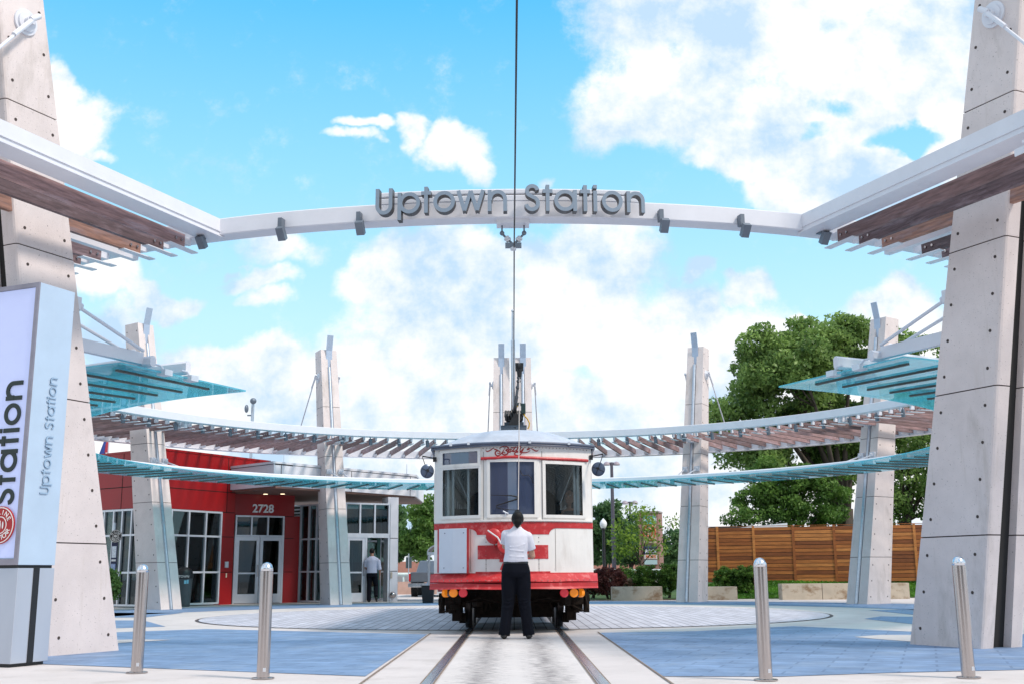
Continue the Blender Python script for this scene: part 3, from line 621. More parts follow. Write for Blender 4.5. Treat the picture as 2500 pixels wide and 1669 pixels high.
# front: text climbs, letter tops to the left (away along e2); side: tops toward the corner
vtext('Station', .215, zat(31, 1222, 10.7), zat(50, 903, 10.6), False, .10+.02, .012, [halo, halo], .20, .17, 'letter')
vtext('Uptown Station', .098, zat(112, 1192, 10.7), zat(140, 890, 10.7), True, wS*.665, .008, [mat('raised_letter_blue', (.36,.50,.66), .4, .3), mat('raised_letter_edge', (.12,.20,.30), .5)], .13, .15, 'raised_letter')
def roundel(root, M, r, col, top, bot, name, th=.012, white=(.85,.83,.80)):
    wm = mat('roundel_white', white, .5, var=0); cm = mat('roundel_'+name, col, .4, var=.05)
    def dsk(nm, r_, z0, z1, m, ri=None):
        b = B(); n = 40
        if ri is None: b.tube([(0, 0, z0), (0, 0, z1)], r_, n)
        else:
            vs = [(rr*math.cos(2*math.pi*k/n), rr*math.sin(2*math.pi*k/n), z) for z in (z0, z1) for rr in (ri, r_) for k in range(n)]
            b.add(vs, [(2*n+k, 2*n+(k+1) % n, 3*n+(k+1) % n, 3*n+k) for k in range(n)]+[(n+k, n+(k+1) % n, 3*n+(k+1) % n, 3*n+k) for k in range(n)]+[(k, (k+1) % n, 2*n+(k+1) % n, 2*n+k) for k in range(n)])
        b.v = [tuple(M@Vector(v)) for v in b.v]; return b.build(nm, m, root)
    d0 = dsk('emblem_disc', r, 0, th, cm); 
    dsk('emblem_ring', r*.95, th, th+.003, wm, r*.90); dsk('emblem_ring', r*.46, th, th+.003, wm, r*.415)
    for word, a0_, a1_, flip in ((top, 150, 30, 0), (bot, 207, 333, 1)):
        for i, ch in enumerate(word):
            a = R_(a0_+(a1_-a0_)*i/max(1, len(word)-1)); rr = r*.67
            rot = Matrix.Rotation(a-math.pi/2 if not flip else a+math.pi/2, 4, 'Z')
            text('emblem_letter', ch, r*.36, wm, M@Matrix.Translation((rr*math.cos(a), rr*math.sin(a), th+.002))@rot, root, .0015, bold=.012*r*.3)
    b = B()                                # trolley-pole motif: three leaf-like blades in the middle
    for k, (x, s_) in enumerate(((-.2, .62), (0, .8), (.2, .62))):
        vs = [(x*r+.055*r*math.cos(t), s_*.32*r*math.sin(t), th+.003) for t in np.linspace(0, 2*math.pi, 14, endpoint=False)]
        b.add(vs, [tuple(range(14))])
    b.v = [tuple(M@Vector(v)) for v in b.v]; b.build('emblem_motif', wm, root, fix=False)
zc = zat(0, 1275, 10.75); fx = .25
roundel(py_, frame(ppt(0, fx, zc, .02, 0), -e2, (0, 0, 1), n2_), .187, (.42,.012,.012), 'M-LINE', 'STREETCAR', 'red')
# ================================================================ bollards
bs = thing('steel_bollard', 'brushed steel bollard at the far left, in front of the left concrete column', 'bollard', (0, 0, 0), 'brushed steel bollards along the kerb')
b = B(); b.lathe((0, 0, 0), [(.054, .01), (.054, .885)], 32); b.build('post', stainless, bs, smooth=True)
b = B(); b.lathe((0, 0, 0), [(.0545, .887), (.052, .912), (.043, .935), (.028, .952), (.004, .96)], 32); b.build('dome_cap', mat('polished_cap', (.72,.74,.78), .18, 1., var=0), bs, smooth='all')
b = B(); b.lathe((0, 0, 0), [(.095, 0), (.095, .008), (.06, .012)], 32); b.build('base_flange', stainless, bs, smooth=True)
b = B(); b.box((.02, -.0525, .075), (.022, .008, .03)); b.build('maker_plate', alum, bs)
for i, ((px, py), lb) in enumerate([((334, 1641), None), ((642, 1655), 'brushed steel bollard left of the tram track, in front of the red entrance'), ((1870, 1659), 'brushed steel bollard right of the tram track, in front of the timber fence'), ((2365, 1653), 'brushed steel bollard at the far right, in front of the right concrete column')]):
    g = G(px, py)
    if i == 0: bs.location = (*g, 0)
    else: dup(bs, (*g, 0), 0, lb)
# ================================================================ station building
class Facet:
    def __init__(s, p0, p1):
        s.p0 = Vector(p0); s.p1 = Vector(p1); s.d = (s.p1-s.p0).normalized(); s.n = Vector((s.d.y, -s.d.x)); s.len = (s.p1-s.p0).length
    def pt(s, a, z, o=0): q = s.p0+s.d*a+s.n*o; return Vector((q.x, q.y, z))
    def box(s, b, a0, a1, z0, z1, o0=0, o1=.05): b.hexa([s.pt(a, z, o) for z in (z0, z1) for a, o in ((a0, o0), (a1, o0), (a1, o1), (a0, o1))])
    def s_(s, px, z=2.):
        lo, hi = -6., s.len+6.
        for _ in range(40):
            m = (lo+hi)/2
            if pr(*s.pt(m, z))[0] < px: lo = m
            else: hi = m
        return lo
    def z(s, a, py, ref=None):
        q = s.pt(a, 0); px = pr(q.x, q.y, 2)[0]; return zat(px, py, q.y)
def X(px, Y, z=2.): return (at(px, 1320, Y)[0], Y)
bd = thing('station_building', 'low red panelled station building with aluminium windows and glass corner tower', 'building', (-8, 36, 0))
pA, pB, pC, pD, pE, pF = X(190, 34.2), X(362, 32.4), X(569, 35.3), X(716, 37.0), X(742, 36.2), X(969, 37.6)
fa, fb = Facet(pA, pB), Facet(pB, pC)
fc = Facet(X(568, 35.9), pD); fd = Facet(X(706, 37.6), X(792, 36.3)); fe = Facet(X(792, 36.3), pF)
red = B(); gap = B(); frm = B()
WT = 2.78
def grid(f, xs, zs_, w_=.055, z0=None):
    for a in xs: f.box(frm, a-w_/2, a+w_/2, zs_[0], zs_[-1], -.02, .06)
    for z in zs_: f.box(frm, xs[0]-w_/2, xs[-1]+w_/2, z-w_/2, z+w_/2, -.018, .052)
def pane(f, a0, a1, z0, z1, name='window_pane', m=None):
    b = B(); f.box(b, a0, a1, z0, z1, -.01, .0); return b.build(name, m or window_glass, bd)
# left facet
s0, s1 = 0, fa.len
fa.box(red, s0, s1, WT+.04, 4.45, -.2, .02)
for z in (3.45,): fa.box(gap, s0, s1, z-.012, z+.012, .021, .024)
for px in (292,): a = fa.s_(px); fa.box(gap, a-.012, a+.012, WT, 4.45, .021, .024)
wz = [.06, .98, 2.05, WT]
xs = [fa.s_(p) for p in (196, 232, 255, 278, 299, 322, 345, 358)]; grid(fa, xs, wz)
for i in range(len(xs)-1): pane(fa, xs[i], xs[i+1], .08, WT)
# right facet
e = fb.s_(540)
fb.box(red, 0, fb.len, WT+.04, 4.5, -.2, .02); fb.box(red, e, fb.len, 0, WT+.04, -.2, .02)
fb.box(red, fb.len, fb.s_(650), 3.9, 4.5, -.2, .02)
for z in (WT+.02, 3.42, 4.02): fb.box(gap, 0, fb.len if z < 4 else fb.s_(650), z-.012, z+.012, .021, .024)
for px in (549,): a = fb.s_(px); fb.box(gap, a-.012, a+.012, WT, 4.5, .021, .024)
for z in (.98, 2.05): fb.box(gap, e, fb.len, z-.01, z+.01, .021, .024)
xs = [0.03, fb.s_(400), fb.s_(414), fb.s_(457), fb.s_(499), fb.s_(536)]; grid(fb, xs, wz)
for i in range(len(xs)-1): pane(fb, xs[i], xs[i+1], .08, WT)
# entrance facet (recessed)
H1 = 2.74
fc.box(red, -.1, fc.len, H1+.03, 3.55, -.2, .01); a1 = fc.s_(692); fc.box(red, a1, fc.len+.2, 0, H1+.03, -.2, .01); fc.box(red, -.1, fc.s_(571), 0, H1+.03, -.2, .01)
for z in (.98, 2.05, H1+.015): fc.box(gap, a1, fc.len, z-.01, z+.01, .011, .014)
d0, dm, d1 = fc.s_(574), fc.s_(634), fc.s_(690)
grid(fc, [d0, fc.s_(612), fc.s_(652), d1], [2.12, H1], .05); pane(fc, d0, d1, 2.12, H1)
for a in (d0, d1): fc.box(frm, a-.03, a+.03, 0, 2.12, -.02, .05)
def door(f, a0, a1, hs, name='door', op=None, rail=True):
    b = B(); w_ = .10
    for q0, q1, z0, z1 in ((a0, a0+w_, .02, 2.09), (a1-w_, a1, .02, 2.09), (a0+w_, a1-w_, .02, .30), (a0+w_, a1-w_, 1.97, 2.09)): f.box(b, q0, q1, z0, z1, -.02, .035)
    if rail: f.box(b, a0+w_, a1-w_, .92, .97, -.01, .03)
    if op:
        for i, v in enumerate(b.v): pass
    d = b.build(name, alum, bd)
    g = B(); f.box(g, a0+w_, a1-w_, .30, 1.97, -.005, .005); g.build('pane', window_glass, d)
    h = B(); x = (a1-.05) if hs > 0 else (a0+.05); h.tube([f.pt(x, .85, .035), f.pt(x, .85, .09), f.pt(x, 1.2, .09), f.pt(x, 1.2, .035)], .012, 8); h.build('handle', stainless, d)
    return d
door(fc, d0+.03, dm-.01, 1); door(fc, dm+.01, d1-.03, -1)
# angled facet with louvre
xs = [fd.s_(p) for p in (713, 735, 756, 775, 790)]; z4 = [.05, .98, 2.02, 3.12]; grid(fd, xs, z4, .05)
for i in range(1, 4): pane(fd, xs[i], xs[i+1], .08, 3.1)
pane(fd, xs[0], xs[1], .08, 2.0)
lv = B()
for k in range(9): z = 2.1+k*.11; lv.hexa([fd.pt(a, zz, o) for zz, o2 in ((z, 0), (z+.05, .0)) for a, o in ((xs[0]+.04, -.02), (xs[1]-.04, -.02), (xs[1]-.04, .03), (xs[0]+.04, .03))])
lv.build('louvre', alum, bd)
# tower front
xs = [fe.s_(p) for p in (793, 842, 877, 913, 948)]; grid(fe, xs, [2.12, 3.16], .055)
for i in range(4): pane(fe, xs[i], xs[i+1], 2.12, 3.14)
fe.box(frm, xs[0], xs[-1], 2.06, 2.2, -.021, .056)
for a in (xs[0], xs[1], fe.s_(893), xs[4]): fe.box(frm, a-.03, a+.03, 0, 2.12, -.02, .05)
pane(fe, xs[0], xs[1]-.05, .05, 2.1)
door(fe, fe.s_(846), fe.s_(891), 1)
wh = B(); fe.box(wh, fe.s_(951), fe.len, 0, 3.2, -.45, .06); fe.box(wh, fe.s_(945), fe.len+.02, 3.16, 3.4, -.45, .05)
wh.build('corner_pier', white_steel, bd)
for z in (.98, 2.05): fe.box(gap, fe.s_(951), fe.len, z-.01, z+.01, .061, .064)
b = B(); q = fe.pt(fe.s_(957), .22, .13); b.ball(q, .11); b.tube([q+Vector((0, .1, 0)), q], .05, 10); b.build('standpipe_cap', stainless, bd, smooth=True)
b = B(); fe.box(b, fe.s_(952), fe.s_(956), .75, .95, .06, .09); b.build('intercom', mat('beige_box', (.4,.36,.3), .5), bd)
# second glass wall behind (tower seen right through) and open door leaf
q = B()
fback = Facet((pE[0]-.5, 40.3), (pF[0]*1.085-.1, 40.8))
for k in range(7): a = fback.len*k/6; fback.box(q, a-.03, a+.03, 0, 3.2, 0, .06)
for z in (.03, .98, 2.05, 3.17): fback.box(q, 0, fback.len, z-.03, z+.03, .001, .05)
fside = Facet((pF[0]-.06, pF[1]+.4), (pF[0]*1.085-.1, 40.7))
for k in range(4): a = fside.len*k/3; fside.box(q, a-.03, a+.03, 0, 3.2, 0, .06)
for z in (.03, .98, 2.05, 3.17): fside.box(q, 0, fside.len, z-.03, z+.03, .001, .05)
q.build('rear_window_frame', alum, bd)
b = B(); fback.box(b, 0, fback.len, 0, 3.2, .02, .026); b.build('window_pane', window_glass, bd)
frm.build('window_frame', alum, bd); red.build('wall', red_panel, bd); gap.build('panel_joint', mat('black_joint', (.01,.005,.005), .9, var=0), bd)
# interior: dark back walls, floor, curtains, counter
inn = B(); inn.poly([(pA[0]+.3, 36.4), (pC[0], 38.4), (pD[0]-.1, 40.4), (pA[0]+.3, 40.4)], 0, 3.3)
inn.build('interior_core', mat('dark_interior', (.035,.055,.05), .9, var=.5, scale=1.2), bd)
b = B()
for i, (f, px) in enumerate(((fb, 452), (fb, 493), (fb, 531), (fc, 607), (fc, 682), (fd, 728), (fd, 770), (fe, 860), (fe, 905), (fe, 940))):
    a = f.s_(px); f.box(b, a-.07, a+.04, .1, 2.6, -.5, -.45)
b.build('curtain', mat('green_curtain', (.09,.19,.16), .8, var=.3, stretch=(20, 20, .3)), bd)
# roof: flat slab with pale fascia and brown soffit
K_, L_, Mn = X(662, 33.6), X(549, 35.2), X(1014, 38.6)
def roofz(b, z0, z1, ins=0): b.poly([(K_[0]+ins, K_[1]+ins), (Mn[0]-ins, Mn[1]+ins), (Mn[0]-ins, 42), (L_[0]+ins, 42), (L_[0]+ins, L_[1]+ins)], z0, z1)
b = B(); roofz(b, 3.50, 4.15); b.build('roof_fascia', white_steel, bd)
b = B(); roofz(b, 4.17, 4.24, -.02); b.build('roof_coping', white_steel, bd)
b = B(); roofz(b, 4.14, 4.18, .03); b.build('coping_gap', black, bd)
b = B(); roofz(b, 3.44, 3.498, .06); b.build('soffit', mat('brown_soffit', (.20,.11,.085), .6, var=.1, stretch=(1, 12, 1)), bd)
ff = Facet(K_, Mn); b = B()
for px in (681, 855, 1000): a = ff.s_(px); ff.box(b, a-.012, a+.012, 3.5, 4.15, .0, .003)
b.build('fascia_joint', black, bd)
b = B(); fb.box(b, 0, fb.s_(652), 4.5, 4.56, -.3, .04); fa.box(b, 0, fa.len, 4.45, 4.51, -.3, .04); b.build('parapet_cap', red_panel, bd)
b = B(); b.poly([(pA[0]+.2, 34.6), (pB[0], 32.8), (pC[0]+.5, 36.2), (pC[0]+.5, 42), (pA[0]+.2, 42)], 3.9, 4.4); b.build('roof', roof_m, bd)
b = B()
for px in (644, 686): p = X(px, 36.1); b.disc((p[0], p[1], 3.435), (0, 0, 1), .07, .01, 14)
b.build('recessed_light', mat('warm_lamp', (.9,.8,.6), .4, emit=(1,.8,.5,2.)), bd)
a = fc.s_(639); q = fc.pt(a, 2.98, .03)
text('house_number', '2728', .36, mat('number_white', (.82,.82,.84), .4, var=0), frame(q, (*fc.d, 0), (0, 0, 1)), bd, .015, bold=.008)
b = B(); a = fb.s_(554); fb.box(b, a-.07, a+.07, 1.12, 1.30, .02, .05); b.build('keypad', alum, bd)
b = B(); a = fb.s_(554.5); fb.box(b, a-.02, a+.02, .82, .95, .02, .04); b.build('push_plate', mat('ivory', (.75,.68,.5), .5), bd)
tag(sheet('building_floor', [(pA[0], 33), (pF[0], 36), (pF[0], 42), (pA[0], 42)], .004, light_conc))
for px, Y, z0, z1 in ((686, 39, 4.2, 5.05), (697, 39.5, 4.2, 4.8), (991, 39.5, 4.2, 4.7), (612, 38.5, 4.3, 4.9)):
    b = B(); p = X(px, Y); b.tube([(p[0], Y, z0), (p[0], Y, z1)], [.012, .008], 6); b.build('roof_aerial', galv, bd)
# cctv mast and flag behind the building
r = thing('camera_mast', 'slim mast with security cameras rising behind the red roof', 'camera mast', (xat(617, 1000, 43), 43, 0)); x = r.location.x
b = B(); b.tube([(x, 43, 0), (x, 43, zat(618, 985, 43))], .06, 8); b.build('pole', galv, r)
zt_ = zat(618, 985, 43); b = B(); b.ball((x+.03, 42.9, zt_+.1), (.13, .16, .12), 10, 6); b.bar((x, 43, zt_-.45), (x-.2, 43, zt_-.45), .05, .05); b.ball((x-.22, 42.9, zt_-.2), (.08, .12, .16), 10, 6); b.build('camera', darksteel, r, smooth=True)
r = thing('flag', 'furled blue and red flag on a pole above the red roof at the left', 'flag', (xat(262, 1060, 40), 40, 0)); x = r.location.x
b = B(); b.tube([(x+.05, 40.05, 0), (x+.05, 40.05, zat(267, 1040, 40))], .035, 8); b.build('pole', alum, r)
z0, z1 = zat(260, 1110, 40), zat(266, 1058, 40)
b = B(); b.tube([(x, 40, z1), (x-.06, 39.97, (z0+z1)/2), (x-.14, 40, z0)], [.03, .07, .12], 8); b.m = 1; b.tube([(x+.05, 40, z1-.1), (x+.02, 39.96, (z0+z1)/2), (x-.02, 40, z0+.1)], [.02, .05, .07], 8); b.build('cloth', [mat('flag_blue', (.02,.05,.25), .7), mat('flag_red', (.4,.03,.05), .7)], r, smooth=True)
# ================================================================ trolley
TW = 1.19; FY = 16.45
def fy(x): return FY+.52*(x/TW)**2
def TX(cx): return xat(1020+cx/2.958, 1290, 16.75)           # crop x -> world x on the front
def TZ(cy, cx=685): px = 1020+cx/2.958; x = xat(px, 1290, 16.75); return zat(px, 1030+cy/2.958, fy(x))
tr = thing('trolley', 'vintage white and red streetcar with bowed front standing on the turntable track', 'trolley', (0, FY, 0))
def fbox(b, x0, x1, z0, z1, o0=0, o1=.03, n=None):  # curved slab on the bowed front; o outward
    n = n or max(1, int(abs(x1-x0)/.12)); 
    xs_ = [x0+(x1-x0)*i/n for i in range(n+1)]
    vs = [(x, fy(x)-o, z) for x in xs_ for z, o in ((z0, o0), (z1, o0), (z1, o1), (z0, o1))]
    b.add(vs, [(4*i+j, 4*i+(j+1) % 4, 4*i+4+(j+1) % 4, 4*i+4+j) for i in range(n) for j in range(4)]+[(0, 1, 2, 3), (4*n+3, 4*n+2, 4*n+1, 4*n)])
zb = TZ(1088); zbelt0, zbelt1 = TZ(765), TZ(718); zrf = TZ(154); zw0 = TZ(675)
LW = [(TX(175), TX(442), TZ(673, 300), TZ(337, 300)), (TX(173), TX(435), TZ(300, 300), TZ(215, 300))]
CW = (TX(525), TX(843), TZ(663), TZ(283)); RW = (TX(925), TX(1197), TZ(668, 1060), TZ(303, 1060))
b = B()
fbox(b, -TW, TW, zb-.02, zw0-.01, -.04, 0)                      # apron panel
xs_ = [(-TW, LW[0][0]), (LW[0][1], CW[0]), (CW[1], RW[0]), (RW[1], TW)]
for x0, x1 in xs_: fbox(b, x0, x1, zw0-.01, zrf, -.04, 0)
fbox(b, LW[0][0], LW[0][1], LW[1][3], zrf, -.04, 0); fbox(b, LW[0][0], LW[0][1], LW[0][3], LW[1][2], -.04, 0)
fbox(b, CW[0], CW[1], CW[3], zrf, -.04, 0); fbox(b, RW[0], RW[1], RW[3], zrf, -.04, 0)
# car sides with window band, rear wall
LEN = 11.0; ys = fy(TW)
for s in (-1, 1):
    b.box((s*(TW-.02), ys+LEN/2, (zb+1.62)/2), (.04, LEN, 1.62-zb)); b.box((s*(TW-.02), ys+LEN/2, (2.35+zrf)/2), (.04, LEN, zrf-2.35))
    for k in range(13): b.box((s*(TW-.02), ys+.04+k*(LEN-.1)/12, 1.985), (.05, .10, .73))
b.box((0, ys+LEN, (zb+1.6)/2), (2*TW, .04, 1.6-zb)); b.box((0, ys+LEN, (2.4+zrf)/2), (2*TW, .04, zrf-2.4))
for x in (-1.1, -.4, .4, 1.1): b.box((x, ys+LEN, 2.0), (.12, .05, .8))
b.build('body', cream, tr)
b = B()
for x0, x1, z0, z1 in (LW[0], LW[1], CW, RW):
    w_ = .045
    fbox(b, x0-w_, x0, z0-w_, z1+w_, 0, .022, 1); fbox(b, x1, x1+w_, z0-w_, z1+w_, 0, .022, 1); fbox(b, x0, x1, z0-w_, z0, 0, .022); fbox(b, x0, x1, z1, z1+w_, 0, .022)
fbox(b, TX(500), TX(525)-.04, TZ(700), TZ(265), 0, .014, 1); fbox(b, TX(862), TX(880), TZ(700), TZ(265), 0, .014, 1)
fbox(b, -TW, TW, TZ(712), TZ(700), 0, .03); fbox(b, TX(150), TX(455), TZ(322, 300), TZ(312, 300), .0, .03)
b.build('window_trim', cream, tr)
for s in (-1, 1): b = B(); b.box((s*(TW-.03), ys+LEN/2, 1.985), (.006, LEN-.1, .73)); b.build('side_window', side_glass, tr)
for (x0, x1, z0, z1), g in ((LW[0], clear_glass), (LW[1], smoke_glass), (CW, smoke_glass), (RW, clear_glass)):
    b = B(); fbox(b, x0, x1, z0, z1, -.015, -.01); b.build('front_window', g, tr)
# louvre blind and wiper behind the windscreen
b = B()
for k in range(7): z = CW[3]-.06-k*.035; b.box((TX(628), FY+.10, z), (.16, .01, .02)); b.box((TX(742), FY+.10, z), (.16, .01, .02))
b.build('blind', mat('pale_slats', (.5,.56,.66), .5), tr)
b = B(); b.tube([(x, fy(x)-.012, z) for x, z in [(TX(a), TZ(c)) for a, c in ((530, 522), (600, 525), (680, 528), (722, 537), (728, 548), (690, 562), (620, 583), (572, 598), (570, 612), (600, 622), (660, 630), (740, 632))]], [.004, .006, .009, .012, .013, .012, .010, .009, .009, .006, .004, .003], 6)
b.tube([(TX(a), fy(TX(a))-.014, TZ(c)) for a, c in ((742, 345), (752, 372), (765, 385), (800, 380), (822, 400), (838, 440))], .006, 6); b.build('wiper_arm', black, tr)
b = B(); b.tube([(TX(a), fy(TX(a))-.03, TZ(c)) for a, c in ((618, 640), (640, 652), (655, 658))], .012, 6); b.tube([(TX(634), fy(0)-.03, TZ(655)), (TX(634), fy(0)-.03, TZ(682))], .006, 6); b.build('wiper_motor', alum, tr)
# red livery
rp = B(); t_ = .006
fbox(rp, -TW-.004, TW+.004, TZ(762), TZ(718), 0, t_+.002)
pts = [(TX(368), TZ(762))]+[(TX(368+62*math.sin(R_(a))), TZ(808-46*math.cos(R_(a)))) for a in range(10, 91, 10)]
for k in range(len(pts)-1): fbox(rp, pts[k][0], pts[k+1][0], (pts[k][1]+pts[k+1][1])/2, TZ(762), 0, t_, 1)
fbox(rp, TX(430), TX(945), TZ(808), TZ(762), 0, t_)
pts = [(TX(945+60*(1-math.cos(R_(a)))), TZ(808-46*math.sin(R_(a)))) for a in range(0, 91, 10)]
for k in range(len(pts)-1): fbox(rp, pts[k][0], pts[k+1][0], (pts[k][1]+pts[k+1][1])/2, TZ(762), 0, t_, 1)
fbox(rp, TX(435), TX(937), TZ(985), TZ(885), 0, t_)
fbox(rp, TX(420), TX(950), TZ(1092), TZ(1076), 0, t_+.002); fbox(rp, -TW-.004, TW+.004, TZ(1100), TZ(1086), 0, t_)
rp.build('red_stripe', red_paint, tr)
b = B(); x0 = 0
b.tube([(x, fy(x)-.02, z) for x, z in [(TX(a), TZ(c, a)) for a, c in ((462, 262), (560, 258), (640, 251), (700, 250), (790, 255), (860, 258), (960, 262), (1060, 266), (1160, 271), (1242, 277))]], .022, 8); b.build('visor_bar', red_paint, tr, smooth=True)
# roof
rf = B(); nx, ny = 24, 30
def roofpt(i, j):
    x = -1.24+2.48*i/nx; u = abs(x)/1.24
    y = (fy(min(abs(x), 1.19))-.05)+ (LEN+.15-(fy(abs(x))-fy(TW)))*j/ny if False else (fy(x)-.06)+(LEN+.2)*(j/ny)**2.2
    d = y-(fy(x)-.06); z = zrf+.02+.365*(1-u**2.6)*(1-math.exp(-d/.55))
    return (x, y, z)
rf.add([roofpt(i, j) for j in range(ny+1) for i in range(nx+1)], [(j*(nx+1)+i, j*(nx+1)+i+1, (j+1)*(nx+1)+i+1, (j+1)*(nx+1)+i) for j in range(ny) for i in range(nx)])
rf.build('roof', roof_m, tr, smooth='all')
b = B(); 
for dz, rr in ((.0, .02), (-.035, .012)): b.tube([(x, fy(x)-.06, zrf+.01+dz) for x in np.linspace(-1.24, 1.24, 25)], rr, 8)
for s in (-1, 1): b.box((s*1.235, ys+LEN/2, zrf-.01), (.03, LEN, .05))
b.build('roof_gutter', mat('gutter_grey', (.10,.12,.17), .5), tr)
b = B()
for x in (-.93, -.66, .25, .84): b.box((x, fy(x)-.085, zrf+.02), (.04, .02, .045))
b.build('gutter_clip', alum, tr)
b = B()
for k in range(44): x = -1.12+k*2.24/43; b.ball((x, fy(x)-.002, zrf-.055), .007, 6, 4)
for x in (TX(495), TX(870)):
    for k in range(8): b.ball((x, fy(x)-.002, TZ(830+k*32)), .007, 6, 4)
for x_ in (TX(385), TX(990)): fbox(b, x_-.003, x_+.003, TZ(1076), TZ(765), 0, .002, 1)
for x_ in (TX(495), TX(870), TX(478), TX(900)): fbox(b, x_-.003, x_+.003, TZ(1076) if x_ not in (TX(478), TX(900)) else TZ(712), TZ(985) if x_ not in (TX(478), TX(900)) else TZ(205), 0, .002, 1)
for k in range(26): x = -1.12+k*2.24/25; b.ball((x, fy(x)-.008, TZ(725)), .006, 6, 4); b.ball((x, fy(x)-.155, TZ(1140)), .008, 6, 4)
b.build('rivet', mat('rivet_dark', (.2,.17,.15), .6), tr)
# interior
b = B(); b.box((0, ys+LEN/2, .80), (2*TW-.1, LEN, .05)); b.box((0, ys+2.3, 1.45), (.02, .02, .02))
b.build('floor', mat('brown_floor', (.08,.06,.05), .7), tr)
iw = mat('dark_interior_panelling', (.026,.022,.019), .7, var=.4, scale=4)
b = B()
for k in range(26):
    y = ys+.25+k*.42; vs = []
    for j in range(9):
        a = math.pi*j/8; vs.append((-1.08*math.cos(a), y, zrf-.22+.45*math.sin(a)))
    b.tube(vs, .030, 6)
b.build('ceiling_rib', mat('ceiling_white', (.85,.85,.85), .5), tr)
b = B()
n_ = 12; vs = [(-1.12*math.cos(math.pi*j/n_), y, zrf-.24+.5*math.sin(math.pi*j/n_)) for y in (ys+.1, ys+LEN-.1) for j in range(n_+1)]
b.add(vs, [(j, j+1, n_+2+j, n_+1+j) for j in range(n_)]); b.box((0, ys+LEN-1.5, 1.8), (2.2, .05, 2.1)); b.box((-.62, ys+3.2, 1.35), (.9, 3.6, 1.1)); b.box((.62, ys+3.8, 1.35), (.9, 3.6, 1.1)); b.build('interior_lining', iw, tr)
for s in (-1, 1):
    b = B(); b.box((s*.98, ys+.55, 1.8), (.10, .04, 1.9)); b.build('interior_post', mat('cream_post', (.5,.48,.44), .5), tr)
b = B()
for px_, c in ((248, -.3), (365, .0), (1145, .1)): x = TX(px_); b.tube([(x, fy(x)+.25, zw0), (x, fy(x)+.25, zrf)], .022, 10)
for x, y0, x2, z2 in ((TX(262), zrf-.35, TX(355), zw0+.3), (TX(1140), zrf-.3, TX(1035), zw0+.2)): b.tube([(x, ys+.1, y0), (x2, ys+.1, z2)], .008, 6)
for x in (TX(210), TX(1170)): b.box((x, ys+.1, (zw0+zrf)/2), (.035, .03, zrf-zw0))
b.build('grab_pole', mat('pole_white', (.62,.66,.70), .35, .3), tr, smooth=True)
# folding box on the left of the apron
b = B(); x0, x1 = TX(152), TX(357); fbox(b, x0, x1, TZ(1088, 250), TZ(768, 250), .02, .10, 2); b.build('route_board', mat('board_white', (.66,.69,.76), .35, var=.05, scale=2), tr, bevel=.004)
b = B(); fbox(b, x1+.002, x1+.032, TZ(1090, 360), TZ(765, 360), 0, .095, 1); fbox(b, x0-.03, x0-.004, TZ(1085, 140), TZ(768, 140), 0, .03, 1); b.build('board_edge', red_paint, tr)
b = B()
for px_, py__ in ((195, 800), (335, 800), (190, 1050), (333, 1050)): b.ball((TX(px_), fy(TX(px_))-.102, TZ(py__, 250)), .009, 8, 5)
b.build('bolt', darksteel, tr)
# headlamp and retriever reel
b = B(); x = TX(552); z = TZ(820); b.tube([(x, fy(x)-.01, z), (x, fy(x)-.10, z)], [.11, .115], 28); b.tube([(x, fy(x)-.10, z), (x, fy(x)-.13, z)], [.108, .07], 28); b.tube([(x, fy(x)-.05, z-.1), (x+.01, fy(x)-.06, z-.17)], .012, 6); b.build('headlamp_cover', red_paint, tr, smooth=True)
b = B(); x = TX(640); z = TZ(880); b.tube([(x, fy(x)-.02, z), (x, fy(x)-.16, z)], .13, 28); b.build('rope_reel', red_paint, tr, smooth=True)
# bumper
def loftx(b, f, n=28, x0=-1.245, x1=1.245):          # f(x) -> list of (y,z) profile
    pr_ = [f(x0+(x1-x0)*i/n) for i in range(n+1)]; k = len(pr_[0]); vs = [(x0+(x1-x0)*i/n, y, z) for i in range(n+1) for y, z in pr_[i]]
    b.add(vs, [(i*k+j, i*k+(j+1) % k, (i+1)*k+(j+1) % k, (i+1)*k+j) for i in range(n) for j in range(k)]+[tuple(range(k)), tuple(n*k+j for j in range(k))[::-1]])
random.seed(3)
def dent(x): return .012*math.exp(-((x+.25)/.35)**2)
b = B(); zt1, zt2, zt3 = TZ(1092), TZ(1150), TZ(1203)
loftx(b, lambda x: [(fy(x)+.02, zt1), (fy(x)-.03, zt1), (fy(x)-.15-dent(x), zt2+dent(x)+.004*math.sin(9*x)), (fy(x)-.13, zt2-.012), (fy(x)+.02, zt1-.03)]); b.build('bumper_plate', red_paint, tr)
b = B(); loftx(b, lambda x: [(fy(x)-.03, zt2-.014), (fy(x)-.14, zt2-.018-dent(x)), (fy(x)-.145, zt3+.03), (fy(x)-.17, zt3+.004*math.sin(7*x)), (fy(x)-.03, zt3)]); b.build('bumper_beam', red_paint, tr)
